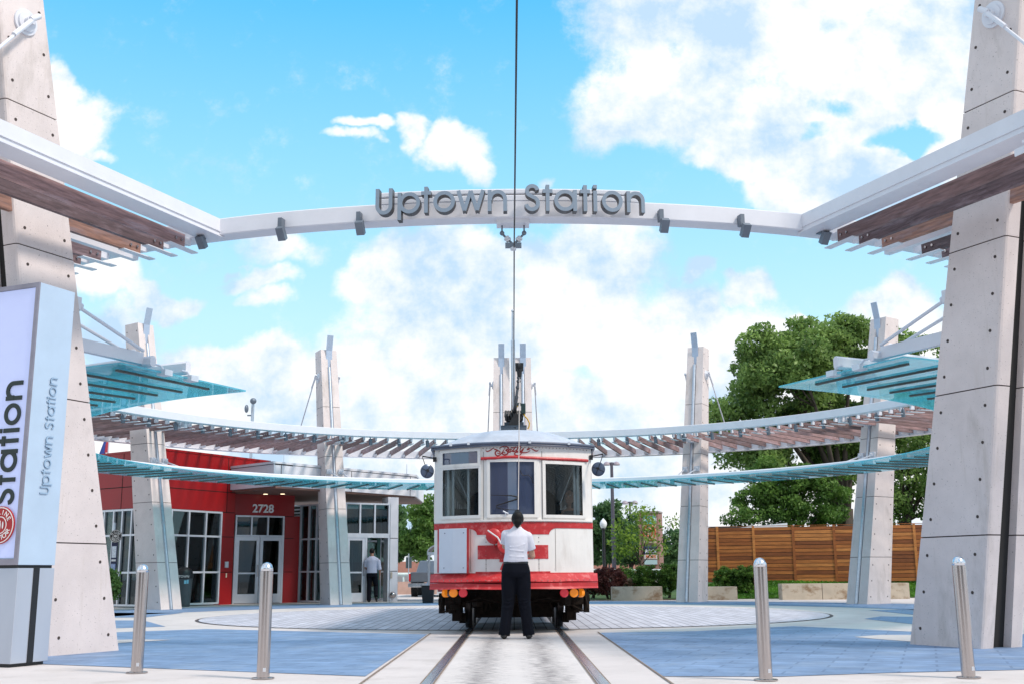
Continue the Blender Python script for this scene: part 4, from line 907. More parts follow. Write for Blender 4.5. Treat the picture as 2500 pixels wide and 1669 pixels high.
# under-frame, wheels, lamps
b = B(); random.seed(5)
b.box((0, 20.0, .70), (2.1, 5.6, .16)); b.box((0, 17.6, .55), (1.7, .2, .25)); b.box((0, 17.9, .30), (1.2, .15, .22)); b.box((0, 18.1, .62), (1.9, .3, .3))
for s in (-1, 1):
    b.box((s*1.10, 17.45, .42), (.08, .10, .30), .1*s); b.box((s*.93, 17.45, .50), (.25, .2, .22)); b.box((s*.98, 17.55, .36), (.13, .3, .16)); b.box((s*.88, 17.9, .28), (.14, .7, .26)); b.box((s*.80, 18.0, .18), (.10, .5, .14))
    b.tube([(s*1.08, 17.4, .55), (s*1.12, 17.35, .3), (s*1.02, 17.3, .30), (s*.8, 17.4, .42), (s*.5, 17.3, .50), (s*.2, 17.4, .42)], .018, 6)
    for k in range(16): b.box((s*random.uniform(.55, 1.12), random.uniform(17.2, 18.1), random.uniform(.36, .60)), (random.uniform(.03, .12),)*2+(random.uniform(.04, .16),), random.random())
    b.box((s*.95, 18.6, .36), (.1, 2.1, .2)); b.box((s*.95, 24.8, .36), (.1, 2.1, .2))
for k in range(14): x = random.uniform(-.55, .55); b.tube([(x, 17.5, .62), (x+random.uniform(-.1, .1), 17.55, random.uniform(.25, .45))], .012, 6)
b.box((0, 25.5, .7), (2.0, 4, .2)); b.box((0, 22.3, .62), (1.6, 1.6, .35)); b.build('underframe', rubber, tr)
wm_ = mat('wheel_tread', (.10,.085,.08), .35, .8, var=.3, scale=20)
for y in (18.45, 20.0, 24.2, 25.8):
    ax = None
    for s in (-1, 1):
        b = B(); c = (s*.735, y, .385); b.tube([(s*.66, y, .385), (s*.682, y, .385), (s*.690, y, .385), (s*.775, y, .385)], [.39, .40, .375, .37], 36); b.tube([(s*.775, y, .385), (s*.80, y, .385)], [.30, .12], 24); b.build('wheel', wm_, tr, smooth=True)
    b = B(); b.tube([(-.66, y, .385), (.66, y, .385)], .07, 12); b.build('axle', rubber, tr, smooth=True)
lam = lambda n_, c, e: mat(n_, c, .25, var=.1, scale=80, emit=(*c, e))
for cx, c, nm in ((208, 'a', 'marker_lamp'), (260, 'a', 'indicator_lamp'), (331, 'r', 'tail_lamp'), (1047, 'r', 'tail_lamp'), (1118, 'a', 'indicator_lamp'), (1163, 'a', 'marker_lamp')):
    x = TX(cx); z = TZ(1230, cx); y = fy(x)-.05; b = B()
    if nm == 'marker_lamp': s = -1 if cx < 600 else 1; b.m = 0; b.tube([(x+s*.03, y+.02, z), (x-s*.01, y-.01, z)], .062, 20); b.m = 1; b.tube([(x-s*.01, y, z), (x-s*.05, y+.02, z)], .05, 12)
    else: b.tube([(x, y, z), (x, y-.02, z)], [.064, .056], 24); b.m = 1; b.box((x, y+.02, z+.075), (.03, .05, .05)); b.tube([(x, y+.05, z), (x, y, z)], .061, 20)
    b.build(nm, [lam('amber_lens', (.85,.25,.01), .25) if c == 'a' else lam('red_lens', (.70,.03,.05), .15), alum if c == 'r' else darksteel], tr, smooth=True)
# mirrors
for s, cx, cy in ((-1, 68, 352), (1, 1304, 337)):
    x = xat(1020+cx/2.958, 1150, 16.7); z = zat(1020+cx/2.958, 1030+cy/2.958, 16.7); y = 16.7
    b = B(); nrm = Vector((-s*.35, -1, -.05)).normalized(); c = Vector((x, y, z)); b.tube([c-nrm*.02, c+nrm*.0, c+nrm*.02], [.100, .106, .078], 32)
    m_ = b.build('mirror', mat('mirror_back', (.10,.13,.19), .3, .6, var=.1), tr, smooth=True)
    b = B(); u = nrm.cross(Vector((0, 0, 1))).normalized(); v = u.cross(nrm)
    for d_ in (u*.9+v*.4, v*.9-u*.4): b.bar(c+nrm*.024-d_*.10, c+nrm*.024+d_*.10, .008, .006, nrm)
    b.bar(c+nrm*.03-u*.02, c+nrm*.03+u*.02+v*.02, .03, .012, nrm)
    b.tube([(x-s*.0, y-.02, z+.01), (x-s*.0+s*.07, y, z+.20), (x+s*.07, y, z+.23)], .007, 6); b.tube([(x+s*.07, y, z+.225), (s*(TW-.02), fy(TW), z+.215)], .010, 6); b.box((s*(TW+.0), fy(TW)-.02, z+.2), (.05, .05, .07)); b.build('bracket', black, m_)
# name lettering (hand-painted script)
sc7 = mat('script_red', (.36,.008,.010), .45, var=.1)
def S7(x, y): px = 1150+x/13.05; X_ = xat(px, 1100, 16.5); return X_, zat(px, 1060+y/13.05, fy(X_))
def brush(b, pts, w0, w1=None, wm=None):
    P = [Vector((*S7(*p), 0)) for p in pts]
    # smooth
    Q = []
    for i in range(len(P)-1):
        p0, p1, p2, p3 = P[max(i-1, 0)], P[i], P[i+1], P[min(i+2, len(P)-1)]
        for k in range(5):
            t = k/5; Q.append(.5*((2*p1)+(p2-p0)*t+(2*p0-5*p1+4*p2-p3)*t*t+(3*p1-p0-3*p2+p3)*t**3))
    Q.append(P[-1]); n = len(Q); vs = []
    for i, q in enumerate(Q):
        d = Q[min(i+1, n-1)]-Q[max(i-1, 0)]; l = d.xy.length or 1; nx_, nz_ = -d.y/l, d.x/l; u = i/(n-1); w_ = (w0+(wm-w0)*math.sin(math.pi*u)) if wm else w0
        w_ *= 1.25
        for sg in (1, -1): X_ = q.x+nx_*w_*sg; Z_ = q.y+nz_*w_*sg; vs.append((X_, fy(X_)-.0035-brush.k*.0004, Z_))
    brush.k += 1
    b.add(vs, [(2*i, 2*i+1, 2*i+3, 2*i+2) for i in range(n-1)])
brush.k = 0
for pl in ([(455,475),(490,520),(530,530),(600,500),(690,440),(720,435)], [(720,440),(780,470),(850,480)], [(2150,475),(2110,515),(2050,510),(1960,460),(1900,430)], [(1900,430),(1840,440),(1790,470),(1830,470),(1880,440)]):
    b = B(); brush(b, pl, .0015, wm=.007); b.build('flourish', sc7, tr, fix=False)
for pls in ([([(1100,400),(1040,490),(980,580),(900,650),(840,670),(780,620),(775,560),(820,515),(880,515),(925,550),(900,595),(850,590),(845,565)], .008), ([(930,470),(920,420),(1000,380),(1100,370),(1180,400),(1180,450),(1110,490),(1160,530),(1170,590),(1090,640),(1020,625),(1000,580),(1040,550),(1085,570),(1070,605)], .008)],
            [([(1200,520),(1250,510),(1285,470),(1250,455),(1200,490),(1190,540),(1230,555),(1300,520),(1330,490)], .007)],
            [([(1420,375),(1370,460),(1330,520),(1370,535),(1440,490)], .008), ([(1280,410),(1340,415),(1460,395)], .006)],
            [([(1530,365),(1480,450),(1440,515),(1480,530),(1530,490)], .008), ([(1450,395),(1560,375),(1600,395)], .006)],
            [([(1590,400),(1560,460),(1560,520),(1610,510),(1670,430)], .008), ([(1695,405),(1640,510),(1580,620),(1500,660),(1400,640),(1395,580),(1470,550),(1600,560),(1720,570),(1820,545),(1885,495)], .007)]):
    b = B()
    for pl, w_ in pls: brush(b, pl, .003, wm=w_)
    b.build('script_letter', sc7, tr, fix=False)
q = (TX(616), fy(TX(616))-.008, TZ(1030)); text('fleet_number', '7', .20, red_paint, frame(q, (1, 0, 0), (0, 0, 1)), tr, .003, bold=.012)
# roof gear: base, springs, pole, rope
zr_ = zrf+.37
b = B(); yb = 19.4; x5 = lambda c: xat(1150+c/6.032, 1020, yb); z5 = lambda c: zat(1256, 820+c/6.032, yb)
b.box(((x5(440)+x5(815))/2, yb, z5(1362)), (x5(815)-x5(440), .7, .035)); b.box(((x5(490)+x5(775))/2, yb, z5(1328)), (x5(775)-x5(490), .5, .09)); b.build('pole_base', mat('base_slate', (.04,.06,.085), .5), tr)
b = B(); cx_, cz_ = x5(632), z5(1190)
for k in range(7): b.tube([(cx_-.14+.045*k, yb-.1+.02*(k % 2), z5(1110)), (cx_-.15+.05*k, yb-.15, cz_), (cx_-.10+.035*k, yb-.1, z5(1295))], .022, 8)
b.tube([(cx_-.16, yb, cz_), (cx_+.16, yb, cz_)], .06, 12); b.tube([(cx_, yb, z5(1080)), (cx_, yb, z5(1300))], .05, 10); b.bar((x5(600), yb-.3, z5(1362)), (x5(700), yb-.3, z5(1190)), .05, .14, (1, 0, 0)); b.tube([(x5(545), yb-.2, z5(1262)), (x5(600), yb-.2, z5(1262))], .012, 6); b.build('spring_gear', black, tr, smooth=True)
b = B(); b.box((x5(770), yb-.1, z5(1080)), (x5(803)-x5(737), .12, z5(1010)-z5(1155))); b.tube([(x5(735), yb, z5(1330)), (x5(735), yb, z5(1150))], .02, 8); b.tube([(x5(690), yb-.1, z5(1040)), (x5(695), yb-.1, z5(1000)), (x5(715), yb-.1, z5(990)), (x5(738), yb-.1, z5(1010)), (x5(738), yb-.1, z5(1040))], .015, 6); b.build('junction_box', mat('box_green_black', (.012,.035,.035), .45), tr)
b = B(); b.tube([(x5(a), yb-.12, z5(c)) for a, c in ((775, 1150), (790, 1190), (830, 1230), (858, 1290), (850, 1350), (832, 1375))], .012, 8); b.tube([(x5(a), yb-.12, z5(c)) for a, c in ((645, 1085), (665, 1065), (688, 1040))], .012, 8); b.build('yellow_cable', mat('yellow_cable', (.65,.38,.02), .5), tr)
yh = 15.75; hx, hz = xat(1268, 905, yh), zat(1268, 905, yh)
b = B(); p0, p1 = Vector((x5(640), yb-.05, z5(1120))), Vector((hx, yh+.05, hz-.04)); mid = p0.lerp(p1, .45); b.tube([p0, mid, p0.lerp(p1, .47), p1], [.035, .030, .022, .018], 10)
for t_2 in (.45, .7, .85, .93): q = p0.lerp(p1, t_2); b.ball(q, .032, 8, 6)
b.build('trolley_pole', black, tr, smooth=True)
b = B(); b.tube([(hx, yh, hz-.09), (hx, yh, hz+.03)], [.03, .045], 10); b.tube([(hx-.02, yh, hz+.07), (hx+.02, yh, hz+.07)], .05, 16)
for s in (-1, 1): b.bar((hx+s*.03, yh, hz), (hx+s*.035, yh, hz+.12), .015, .05)
b.build('pole_harp', black, tr)
cxp, cyp = xat(1261, 1555, 15.35), 15.35
hand = Vector((cxp+.03, cyp+.34, 1.30))
b = B(); b.tube([(hx, yh, hz-.08), ((hx+hand.x)/2+.004, (yh+hand.y)/2, (hz+hand.z)/2), tuple(hand), (hand.x-.03, hand.y-.02, hand.z-.25)], .006, 8); b.build('pull_rope', mat('rope_white', (.66,.60,.55), .8), tr)
x = TX(510); b = B(); b.tube([(x, fy(x)-.16, TZ(780)), (TX(580), 16.25, TZ(832)), (cxp-.20, cyp+.30, TZ(885)+.0)], .011, 8); b.build('reel_cord', mat('cord_white', (.7,.68,.66), .8), tr)
# overhead wire and its hanger
ah = thing('overhead_wire', 'black overhead trolley wire running over the track below the arch', 'wire', (0.03, 12.7, 4.7))
b = B(); wx = lambda Y: .03
b.tube([(xat(1263, 0, 7), 2, 4.74), (xat(1262, 0, 7), 7.0, 4.70), (.035, 12.7, 4.66), (.03, 24, 4.72), (.03, YC+13.0, 4.95)], .0085, 8); b.build('contact_wire', black, ah)
hg = thing('wire_hanger', 'grey insulated bracket hanging from the middle of the arch and holding the overhead wire', 'bracket', (0.03, 12.8, 4.7))
xh = lambda c: xat(880+c/3.174, 560, 12.85); zh = lambda c: zat(1255, 420+c/3.174, 12.85)
b = B(); b.box(((xh(1055)+xh(1308))/2, 12.85, zh(398)), (xh(1308)-xh(1055), .22, .06)); b.box(((xh(1165)+xh(1230))/2, 12.85, zh(380)), (.1, .18, .02)); b.build('top_plate', white_steel, hg)
b = B()
for a, c in ((1097, 1), (1268, -1)):
    b.tube([(xh(a), 12.85, zh(405)), (xh(a), 12.85, zh(480))], .010, 8); b.ball((xh(a), 12.85, zh(475)), .03, 10, 6); b.tube([(xh(a), 12.85, zh(480)), (xh(1185), 12.85, zh(565))], .014, 8)
b.box((xh(1184), 12.85, zh(571)), (xh(1246)-xh(1121), .06, .055)); b.build('yoke', darksteel, hg, smooth=True)
b = B()
for a, d_ in ((1097, 1), (1268, -1)):
    p = Vector((xh(a), 12.85, zh(480))); q = Vector((xh(1185), 12.85, zh(565))); b.tube([p.lerp(q, .32), p.lerp(q, .40), p.lerp(q, .48), p.lerp(q, .56), p.lerp(q, .64)], [.03, .04, .032, .04, .03], 12)
b.tube([(xh(1183), 12.85, zh(585)), (xh(1183), 12.85, zh(607))], .035, 12); b.tube([(xh(1183), 12.85, zh(605)), (xh(1190), 12.8, 4.66)], .010, 8); b.build('insulator', mat('porcelain', (.62,.64,.68), .25), hg, smooth=True)
# ================================================================ people
skin = mat('skin', (.52,.30,.21), .5, var=.05, scale=8); skin2 = mat('skin_tan', (.36,.19,.13), .5, var=.05, scale=8)
hair = mat('black_hair', (.006,.005,.005), .5, spec=.25, var=.3, scale=40, stretch=(6, 6, 1), bump=.4)
shirt = mat('white_shirt_cotton', (.74,.73,.80), .8, var=.05, scale=9, bump=.7, bscale=7); shirt2 = mat('pale_blue_shirt', (.55,.58,.72), .8, var=.05, bump=.5, bscale=9)
trous = mat('black_trousers', (.006,.007,.012), .85, var=.2, scale=8, bump=.6, bscale=9, spec=.12); shoe = mat('black_shoe', (.012,.011,.011), .35, var=0)
def limb(b, pts, rad, n=14): b.tube(pts, rad, n); [b.ball(p, r*.98, 10, 8) for p, r in zip(pts[1:-1], rad[1:-1])]
def hand_(b, w_, d, up, s):       # palm + four curled fingers + thumb; w_ wrist, d forward, up = back-of-hand normal
    d = Vector(d).normalized(); up = Vector(up).normalized(); r = d.cross(up)*s; w_ = Vector(w_)
    b.tube([w_, w_+d*.04, w_+d*.085], [.024, .034, .032], 10, sy=.55)
    for k, l in enumerate((.062, .070, .066, .052)):
        o = w_+d*.08+r*(.028-.0185*k); b.tube([o, o+d*l*.45, o+d*l*.62-up*l*.35, o+d*l*.30-up*l*.62], [.0095, .009, .0085, .0075], 8)
    o = w_+d*.03+r*.030; b.tube([o, o+r*.022+d*.025-up*.01, o+r*.012+d*.05-up*.028], [.012, .011, .009], 8)
def head(b, c, T, sc=1.):
    T = T.to_3x3(); q = lambda x, y, z: Vector(c)+T@Vector((x*sc, y*sc, z*sc))      # face toward +y
    b.ball(c, (.076*sc, .095*sc, .105*sc), 18, 14, T); b.ball(q(0, .030, -.055), (.055*sc, .062*sc, .062*sc), 14, 10, T)
    b.tube([q(0, .088, .02), q(0, .108, -.018), q(0, .092, -.028)], [.010*sc, .015*sc, .012*sc], 8); b.ball(q(0, .088, -.052), (.022*sc, .012*sc, .008*sc), 8, 6, T); b.ball(q(0, .085, -.062), (.018*sc, .012*sc, .007*sc), 8, 6, T)
    for s in (-1, 1): b.ball(q(s*.078, -.005, -.012), (.010*sc, .020*sc, .032*sc), 8, 8, T); b.ball(q(s*.034, .075, .018), (.020*sc, .016*sc, .008*sc), 8, 6, T)
def eyes(parent, c, T, sc=1.):
    T = T.to_3x3()
    for s in (-1, 1):
        b = B(); p = Vector(c)+T@Vector((s*.032*sc, .081*sc, .002*sc)); b.ball(p, .011*sc, 10, 8); b.m = 1; b.ball(p+T@Vector((0, .007*sc, 0)), .006*sc, 8, 6); b.build('eye', [mat('eye_white', (.7,.68,.66), .3, var=0), mat('iris_dark', (.03,.015,.01), .2, var=0)], parent, smooth='all')
# conductor seen from behind, head tilted back, both hands on the rope
x0, y0 = cxp, cyp
pn = thing('person', 'person in white short-sleeved shirt and black trousers looking up and pulling the trolley rope', 'person', (x0, y0, 0))
HT = Matrix.Rotation(R_(46), 4, 'X')                     # head thrown back
hc = (x0+.028, y0-.015, 1.592)
b = B()
for s in (-1, 1):
    limb(b, [(x0+s*.095, y0+.0, .90), (x0+s*.105, y0+.015, .50), (x0+s*.155, y0-.02, .09)], [.080, .052, .036]); b.tube([(x0+s*.155, y0-.04, .05), (x0+s*.165, y0+.12, .035)], [.035, .032], 10)
b.sections([(x0, y0, .86, .14, .10), (x0, y0, .95, .15, .10), (x0+.005, y0, 1.10, .125, .085), (x0+.01, y0-.01, 1.28, .15, .10), (x0+.015, y0-.005, 1.40, .155, .085), (x0+.018, y0, 1.45, .07, .06)], 20)
b.tube([(x0+.018, y0-.005, 1.42), (x0+.025, y0-.01, 1.54)], [.056, .050], 12); head(b, hc, HT)
LS, RS = (x0-.140, y0-.005, 1.40), (x0+.160, y0-.005, 1.375)
LE, RE = (x0-.150, y0+.22, 1.22), (x0+.225, y0+.08, 1.085); LWr, RWr = (x0-.06, y0+.30, 1.25), (x0+.09, y0+.30, 1.10)
limb(b, [LS, LE, LWr], [.052, .040, .026]); limb(b, [RS, RE, RWr], [.052, .042, .027])
hand_(b, LWr, (.75, .35, .3), (-.2, .9, .3), 1); hand_(b, RWr, (-.6, .45, .55), (.3, .9, -.2), -1)
body = organic('body', b, skin, pn, .0075, 2); eyes(pn, hc, HT)
b = B()
b.sections([(x0-.005, y0, .975, .158, .118), (x0-.003, y0-.005, 1.03, .166, .128), (x0+.003, y0-.01, 1.12, .152, .118), (x0+.008, y0-.012, 1.25, .158, .122), (x0+.012, y0-.01, 1.35, .165, .112), (x0+.015, y0-.004, 1.41, .135, .088), (x0+.018, y0, 1.465, .066, .064)], 28)
limb(b, [(x0-.09, y0-.005, 1.375), (x0-.135, y0+.01, 1.375), (x0-.148, y0+.16, 1.28)], [.068, .064, .060]); limb(b, [(x0+.10, y0-.005, 1.37), (x0+.165, y0, 1.345), (x0+.215, y0+.045, 1.17)], [.070, .066, .062])
b.tube([(x0+.018, y0-.005, 1.44), (x0+.022, y0-.01, 1.482)], [.066, .060], 18)
for z, a in ((1.16, .2), (1.22, -.3), (1.08, .1)): b.tube([(x0-.10, y0-.122, z+a*.06), (x0+.03, y0-.130, z-.01), (x0+.13, y0-.108, z-a*.08)], [.003, .009, .003], 6)
sh = organic('shirt', b, shirt, pn, .009, 2)
b = B()
b.sections([(x0-.002, y0, .80, .190, .128), (x0-.002, y0-.01, .87, .198, .142), (x0-.002, y0-.005, .94, .182, .132), (x0-.002, y0, 1.0, .162, .122)], 28)
for s in (-1, 1): b.tube([(x0+s*.082, y0, .86), (x0+s*.096, y0-.002, .72), (x0+s*.108, y0+.01, .48), (x0+s*.138, y0-.01, .25), (x0+s*.166, y0-.015, .045)], [.114, .106, .086, .074, .080], 18)
for s in (-1, 1):
    for z, dx in ((.50, .0), (.46, .01), (.40, .015)): b.tube([(x0+s*(.10+dx)-.07, y0-.06, z+.02), (x0+s*(.10+dx), y0-.085, z), (x0+s*(.10+dx)+.07, y0-.06, z+.03)], [.004, .010, .004], 6)
organic('trousers', b, trous, pn, .009, 2)
b = B(); b.sections([(x0-.002, y0, .985, .170, .126), (x0-.002, y0, 1.01, .170, .126)], 28); b.build('belt', black, pn, smooth=True)
for s in (-1, 1):
    b = B(); b.tube([(x0+s*.162, y0-.085, .028), (x0+s*.166, y0-.02, .045), (x0+s*.174, y0+.09, .034), (x0+s*.178, y0+.16, .024)], [.034, .048, .044, .026], 12, sy=.72); b.build('shoe', shoe, pn, smooth='all')
b = B(); T3 = HT.to_3x3(); b.ball(Vector(hc)+T3@Vector((0, -.022, .012)), (.085, .092, .110), 20, 14, T3); b.tube([(x0+.028, y0-.06, 1.60), (x0+.026, y0-.085, 1.53), (x0+.022, y0-.075, 1.475), (x0+.020, y0-.07, 1.455)], [.075, .062, .030, .012], 14); b.tube([(x0+.028, y0-.02, 1.66), (x0+.026, y0-.01, 1.705)], [.06, .022], 12)
organic('hair', b, hair, pn, .01, 2)
# passenger by the right trolley window
x1, y1 = xat(1391, 1212, 17.5), 17.5; zc_ = zat(1391, 1212, 17.5)
pw = thing('person', 'woman passenger with dark hair looking out of the right trolley window', 'person', (x1, y1, .83))
HT2 = Matrix.Rotation(R_(155), 4, 'Z')@Matrix.Rotation(R_(10), 4, 'X')
b = B(); head(b, (x1, y1, zc_), HT2, 1.02); b.tube([(x1+.01, y1+.02, zc_-.20), (x1, y1+.01, zc_-.06)], [.055, .046], 12)
b.sections([(x1+.02, y1+.03, zc_-.95, .15, .13), (x1+.02, y1+.03, zc_-.6, .14, .10), (x1+.02, y1+.03, zc_-.30, .18, .10), (x1+.015, y1+.025, zc_-.22, .15, .08), (x1+.01, y1+.02, zc_-.17, .06, .05)], 18)
for s in (-1, 1):
    E_, W_ = (x1+.02+s*.22, y1+.0, zc_-.52), (x1+.02+s*.12, y1-.20, zc_-.60); limb(b, [(x1+.02+s*.17, y1+.03, zc_-.27), E_, W_], [.05, .04, .026]); hand_(b, W_, (-s*.5, -.8, 0), (0, 0, 1), s)
    limb(b, [(x1+.02+s*.09, y1+.02, zc_-.92), (x1+.02+s*.10, y1-.20, zc_-.95), (x1+.02+s*.10, y1-.22, zc_-1.33)], [.08, .06, .045])
organic('body', b, skin2, pw, .009, 2); eyes(pw, (x1, y1, zc_), HT2, 1.02)
b = B(); T3 = HT2.to_3x3(); b.ball(Vector((x1, y1, zc_))+T3@Vector((0, -.03, .022)), (.088, .092, .108), 16, 12, T3); b.tube([Vector((x1, y1, zc_))+T3@Vector((0, -.06, -.02)), Vector((x1, y1, zc_))+T3@Vector((0, -.075, -.26))], [.085, .06], 14)
organic('hair', b, hair, pw, .012, 2)
b = B(); b.sections([(x1+.02, y1+.03, zc_-.98, .17, .15), (x1+.02, y1+.03, zc_-.6, .155, .115), (x1+.02, y1+.03, zc_-.30, .195, .115), (x1+.015, y1+.025, zc_-.21, .12, .085)], 18); organic('dress', b, mat('dark_top', (.04,.03,.035), .8), pw, .012, 2)
# man walking into the open tower door
x2, y2 = xat(908, 1400, 36.9), 36.9
pm = thing('person', 'man in light blue shirt and dark trousers walking in through the open glass door', 'person', (x2, y2, 0))
b = B(); head(b, (x2-.02, y2+.06, 1.60), Matrix.Rotation(R_(-28), 4, 'X')); b.tube([(x2, y2, 1.40), (x2-.01, y2+.03, 1.54)], [.06, .052], 12)
b.sections([(x2, y2, .9, .15, .11), (x2, y2, 1.1, .14, .10), (x2, y2, 1.33, .18, .11), (x2, y2, 1.42, .12, .08)], 18)
limb(b, [(x2-.17, y2, 1.37), (x2-.21, y2+.03, 1.12), (x2-.17, y2+.20, .98)], [.055, .043, .028]); limb(b, [(x2+.19, y2, 1.36), (x2+.26, y2-.04, 1.08), (x2+.25, y2+.02, .84)], [.055, .043, .028])
hand_(b, (x2-.17, y2+.20, .98), (0, .8, -.4), (-.7, 0, .2), 1); hand_(b, (x2+.25, y2+.02, .84), (0, .1, -1), (1, 0, 0), -1)
limb(b, [(x2-.08, y2, .9), (x2-.08, y2+.02, .5), (x2-.08, y2, .08)], [.08, .055, .036]); limb(b, [(x2+.09, y2, .9), (x2+.13, y2+.10, .5), (x2+.16, y2-.12, .20)], [.08, .055, .036])
organic('body', b, skin2, pm, .01, 2); eyes(pm, (x2-.02, y2+.06, 1.60), Matrix.Rotation(R_(-28), 4, 'X'))
b = B(); b.ball((x2-.02, y2+.035, 1.625), (.084, .10, .10), 14, 10); organic('hair', b, hair, pm, .012, 2)
b = B(); b.sections([(x2, y2, .92, .175, .13), (x2, y2, 1.1, .17, .125), (x2, y2, 1.33, .20, .125), (x2, y2, 1.42, .14, .09), (x2, y2+.01, 1.46, .07, .065)], 20)
limb(b, [(x2-.12, y2, 1.36), (x2-.19, y2+.01, 1.30), (x2-.21, y2+.05, 1.12)], [.075, .072, .062]); limb(b, [(x2+.12, y2, 1.36), (x2+.20, y2-.01, 1.30), (x2+.26, y2-.03, 1.02)], [.075, .072, .062]); organic('shirt', b, shirt2, pm, .012, 2)
b = B(); b.sections([(x2, y2, .80, .17, .125), (x2, y2, .94, .168, .125)], 20); b.tube([(x2-.08, y2, .88), (x2-.08, y2+.01, .5), (x2-.085, y2-.01, .05)], [.10, .078, .070], 16); b.tube([(x2+.085, y2, .88), (x2+.13, y2+.10, .5), (x2+.16, y2-.13, .18)], [.10, .078, .068], 16); organic('trousers', b, trous, pm, .012, 2)
for p, q in (((x2-.085, y2-.06, .035), (x2-.085, y2+.16, .03)), ((x2+.16, y2-.16, .16), (x2+.17, y2-.02, .03))): b = B(); b.tube([p, Vector(p).lerp(Vector(q), .4), q], [.035, .048, .03], 10, sy=.75); b.build('shoe', shoe, pm, smooth='all')
# ================================================================ plaza furniture, left
def binx(px, py, Y): return (xat(px, py, Y), Y)
bx, by = binx(450, 1400, 33.2); lb = thing('litter_bin', 'grey litter bin with domed black lid at the foot of the left inner column', 'litter bin', (bx, by, 0))
b = B(); b.lathe((bx, by, 0), [(.19, 0), (.19, .04), (.20, .05), (.245, .80)], 28); b.build('bin_body', mat('bin_grey', (.07,.085,.095), .45), lb, smooth=True)
b = B(); b.lathe((bx, by, 0), [(.255, .80), (.26, .82), (.255, .90), (.25, .92)], 28); b.lathe((bx, by, .92), [(.25, 0), (.235, .08), (.19, .15), (.10, .20), (.005, .21)], 28); b.build('bin_lid', black, lb, smooth=True)
text('bin_lettering', 'UPTOWN', .095, mat('bin_white', (.8,.8,.8), .5, var=0), frame((bx+.01, by-.262, .855), (1, 0, 0), (0, 0, 1)), lb, .002, bold=.001)
b = B(); b.box((bx+.11, by-.235, .70), (.07, .01, .10), .4); b.box((bx+.17, by-.20, .71), (.04, .01, .11), .7); b.build('sticker', mat('sticker_blue', (.25,.6,.75), .5), lb)
sx, sy = binx(270, 1400, 31.5); k = (31.5*.979)/F
ss = thing('stop_sign_post', 'trolley stop post with black round emblem and timetable boards behind the left column', 'stop sign', (sx, sy, 0))
b = B(); b.tube([(sx+.02, sy+.04, 0), (sx+.02, sy+.04, zat(290, 1275, sy))], .035, 10); b.build('post', galv, ss)
zz = lambda py: zat(280, py, sy); xx = lambda px: xat(px, 1350, sy)
b = B(); b.box((xx(279), sy, (zz(1322)+zz(1410))/2), (.16, .05, zz(1322)-zz(1410))); b.build('timetable_case', mat('case_navy', (.02,.025,.07), .5), ss)
for i, (p0, p1, c, nm) in enumerate(((1332, 1360, (.55,.6,.68), 'timetable_sheet'), (1364, 1369, (.6,.62,.66), 'notice_strip'), (1375, 1398, (.30,.38,.60), 'route_map'))):
    b = B(); b.box((xx(279), sy-.028, (zz(p0)+zz(p1))/2), (.12, .006, zz(p0)-zz(p1))); b.build(nm, mat('sheet%d' % i, c, .5, var=.35, scale=30), ss)
roundel(ss, frame((xx(281.5), sy-.05, zz(1307.5)), (1, 0, 0), (0, 0, 1)), .175, (.015,.012,.014), 'M-LINE', 'TROLLEY', 'black')
# ================================================================ foliage helpers
def crown(parent, blobs, n, size, m, seed=0, clump=.42, name='crown'):
    rng = np.random.RandomState(seed); W = np.array([r[0]*r[2] for _, r in blobs]); W /= W.sum(); P = []
    for (c, r), w_ in zip(blobs, W):
        area = 4*r[0]*r[2]; nc = max(7, int(area/(clump*clump)*1.5)); d = rng.normal(size=(nc, 3)); d /= np.linalg.norm(d, axis=1)[:, None]; rad = .45+.5*rng.rand(nc, 1)**.55
        cc = np.array(c)+d*rad*np.array(r); cl = clump*(.45+.65*rng.rand(nc)); ww = cl**2/np.sum(cl**2)
        for q, s_, wq in zip(cc, cl, ww):
            k_ = max(3, int(w_*n*wq)); g = rng.normal(size=(k_, 3)); g /= np.linalg.norm(g, axis=1)[:, None]; g *= (.35+.65*rng.rand(k_, 1)**.6); g[:, 2] = g[:, 2]*.62+.1; P.append(q+g*s_)
    P = np.concatenate(P); P = P[P[:, 2] > .02]; np.random.seed(seed); return leafmesh(name, P, size, m, parent)
def tree(label, x, y, blobs, trunk, n, size, m, seed, name='tree', group=None, clump=.5, limbs=7, hue=None):
    t = thing(name, label, 'tree', (x, y, 0), group); rng = random.Random(seed)
    crown(t, blobs, n, size, m, seed, clump); b = B(); h, r0_, r1_ = trunk
    b.tube([(x, y, -.02), (x+.05*h*rng.uniform(-.4, .4), y, h*.5), (x+.03*h, y, h)], [r0_, (r0_+r1_)/2, r1_], 10); top = Vector((x+.03*h, y, h)); bl = sorted(blobs, key=lambda q: -q[1][0]*q[1][2])[:limbs]
    for c, r in bl:
        c = Vector(c); s_ = Vector((x, y, h*rng.uniform(.6, 1.))); mid = s_.lerp(c, .5)+Vector((rng.uniform(-.3, .3), 0, rng.uniform(0, .3))); b.tube([s_, mid, c-(c-mid)*.15, c], [r1_*.6, r1_*.42, r1_*.18, r1_*.06], 6)
        for k in range(3): e = c+Vector((rng.uniform(-.8, .8)*r[0], rng.uniform(-.6, .6)*r[1], rng.uniform(-.3, .6)*r[2])); b.tube([mid.lerp(c, .5), mid.lerp(e, .7)+Vector((0, 0, .1)), e], [r1_*.2, r1_*.12, r1_*.04], 5)
    b.build('trunk', bark, t, smooth='all'); return t
def pb(px, py, rx, ry, Y, dy=0, ry_=None): k_ = Y/F; a = at(px, py, Y+dy); return ((a[0], Y+dy, a[2]), (rx*k_, (ry_ or max(rx, ry)*.8)*k_, ry*k_))
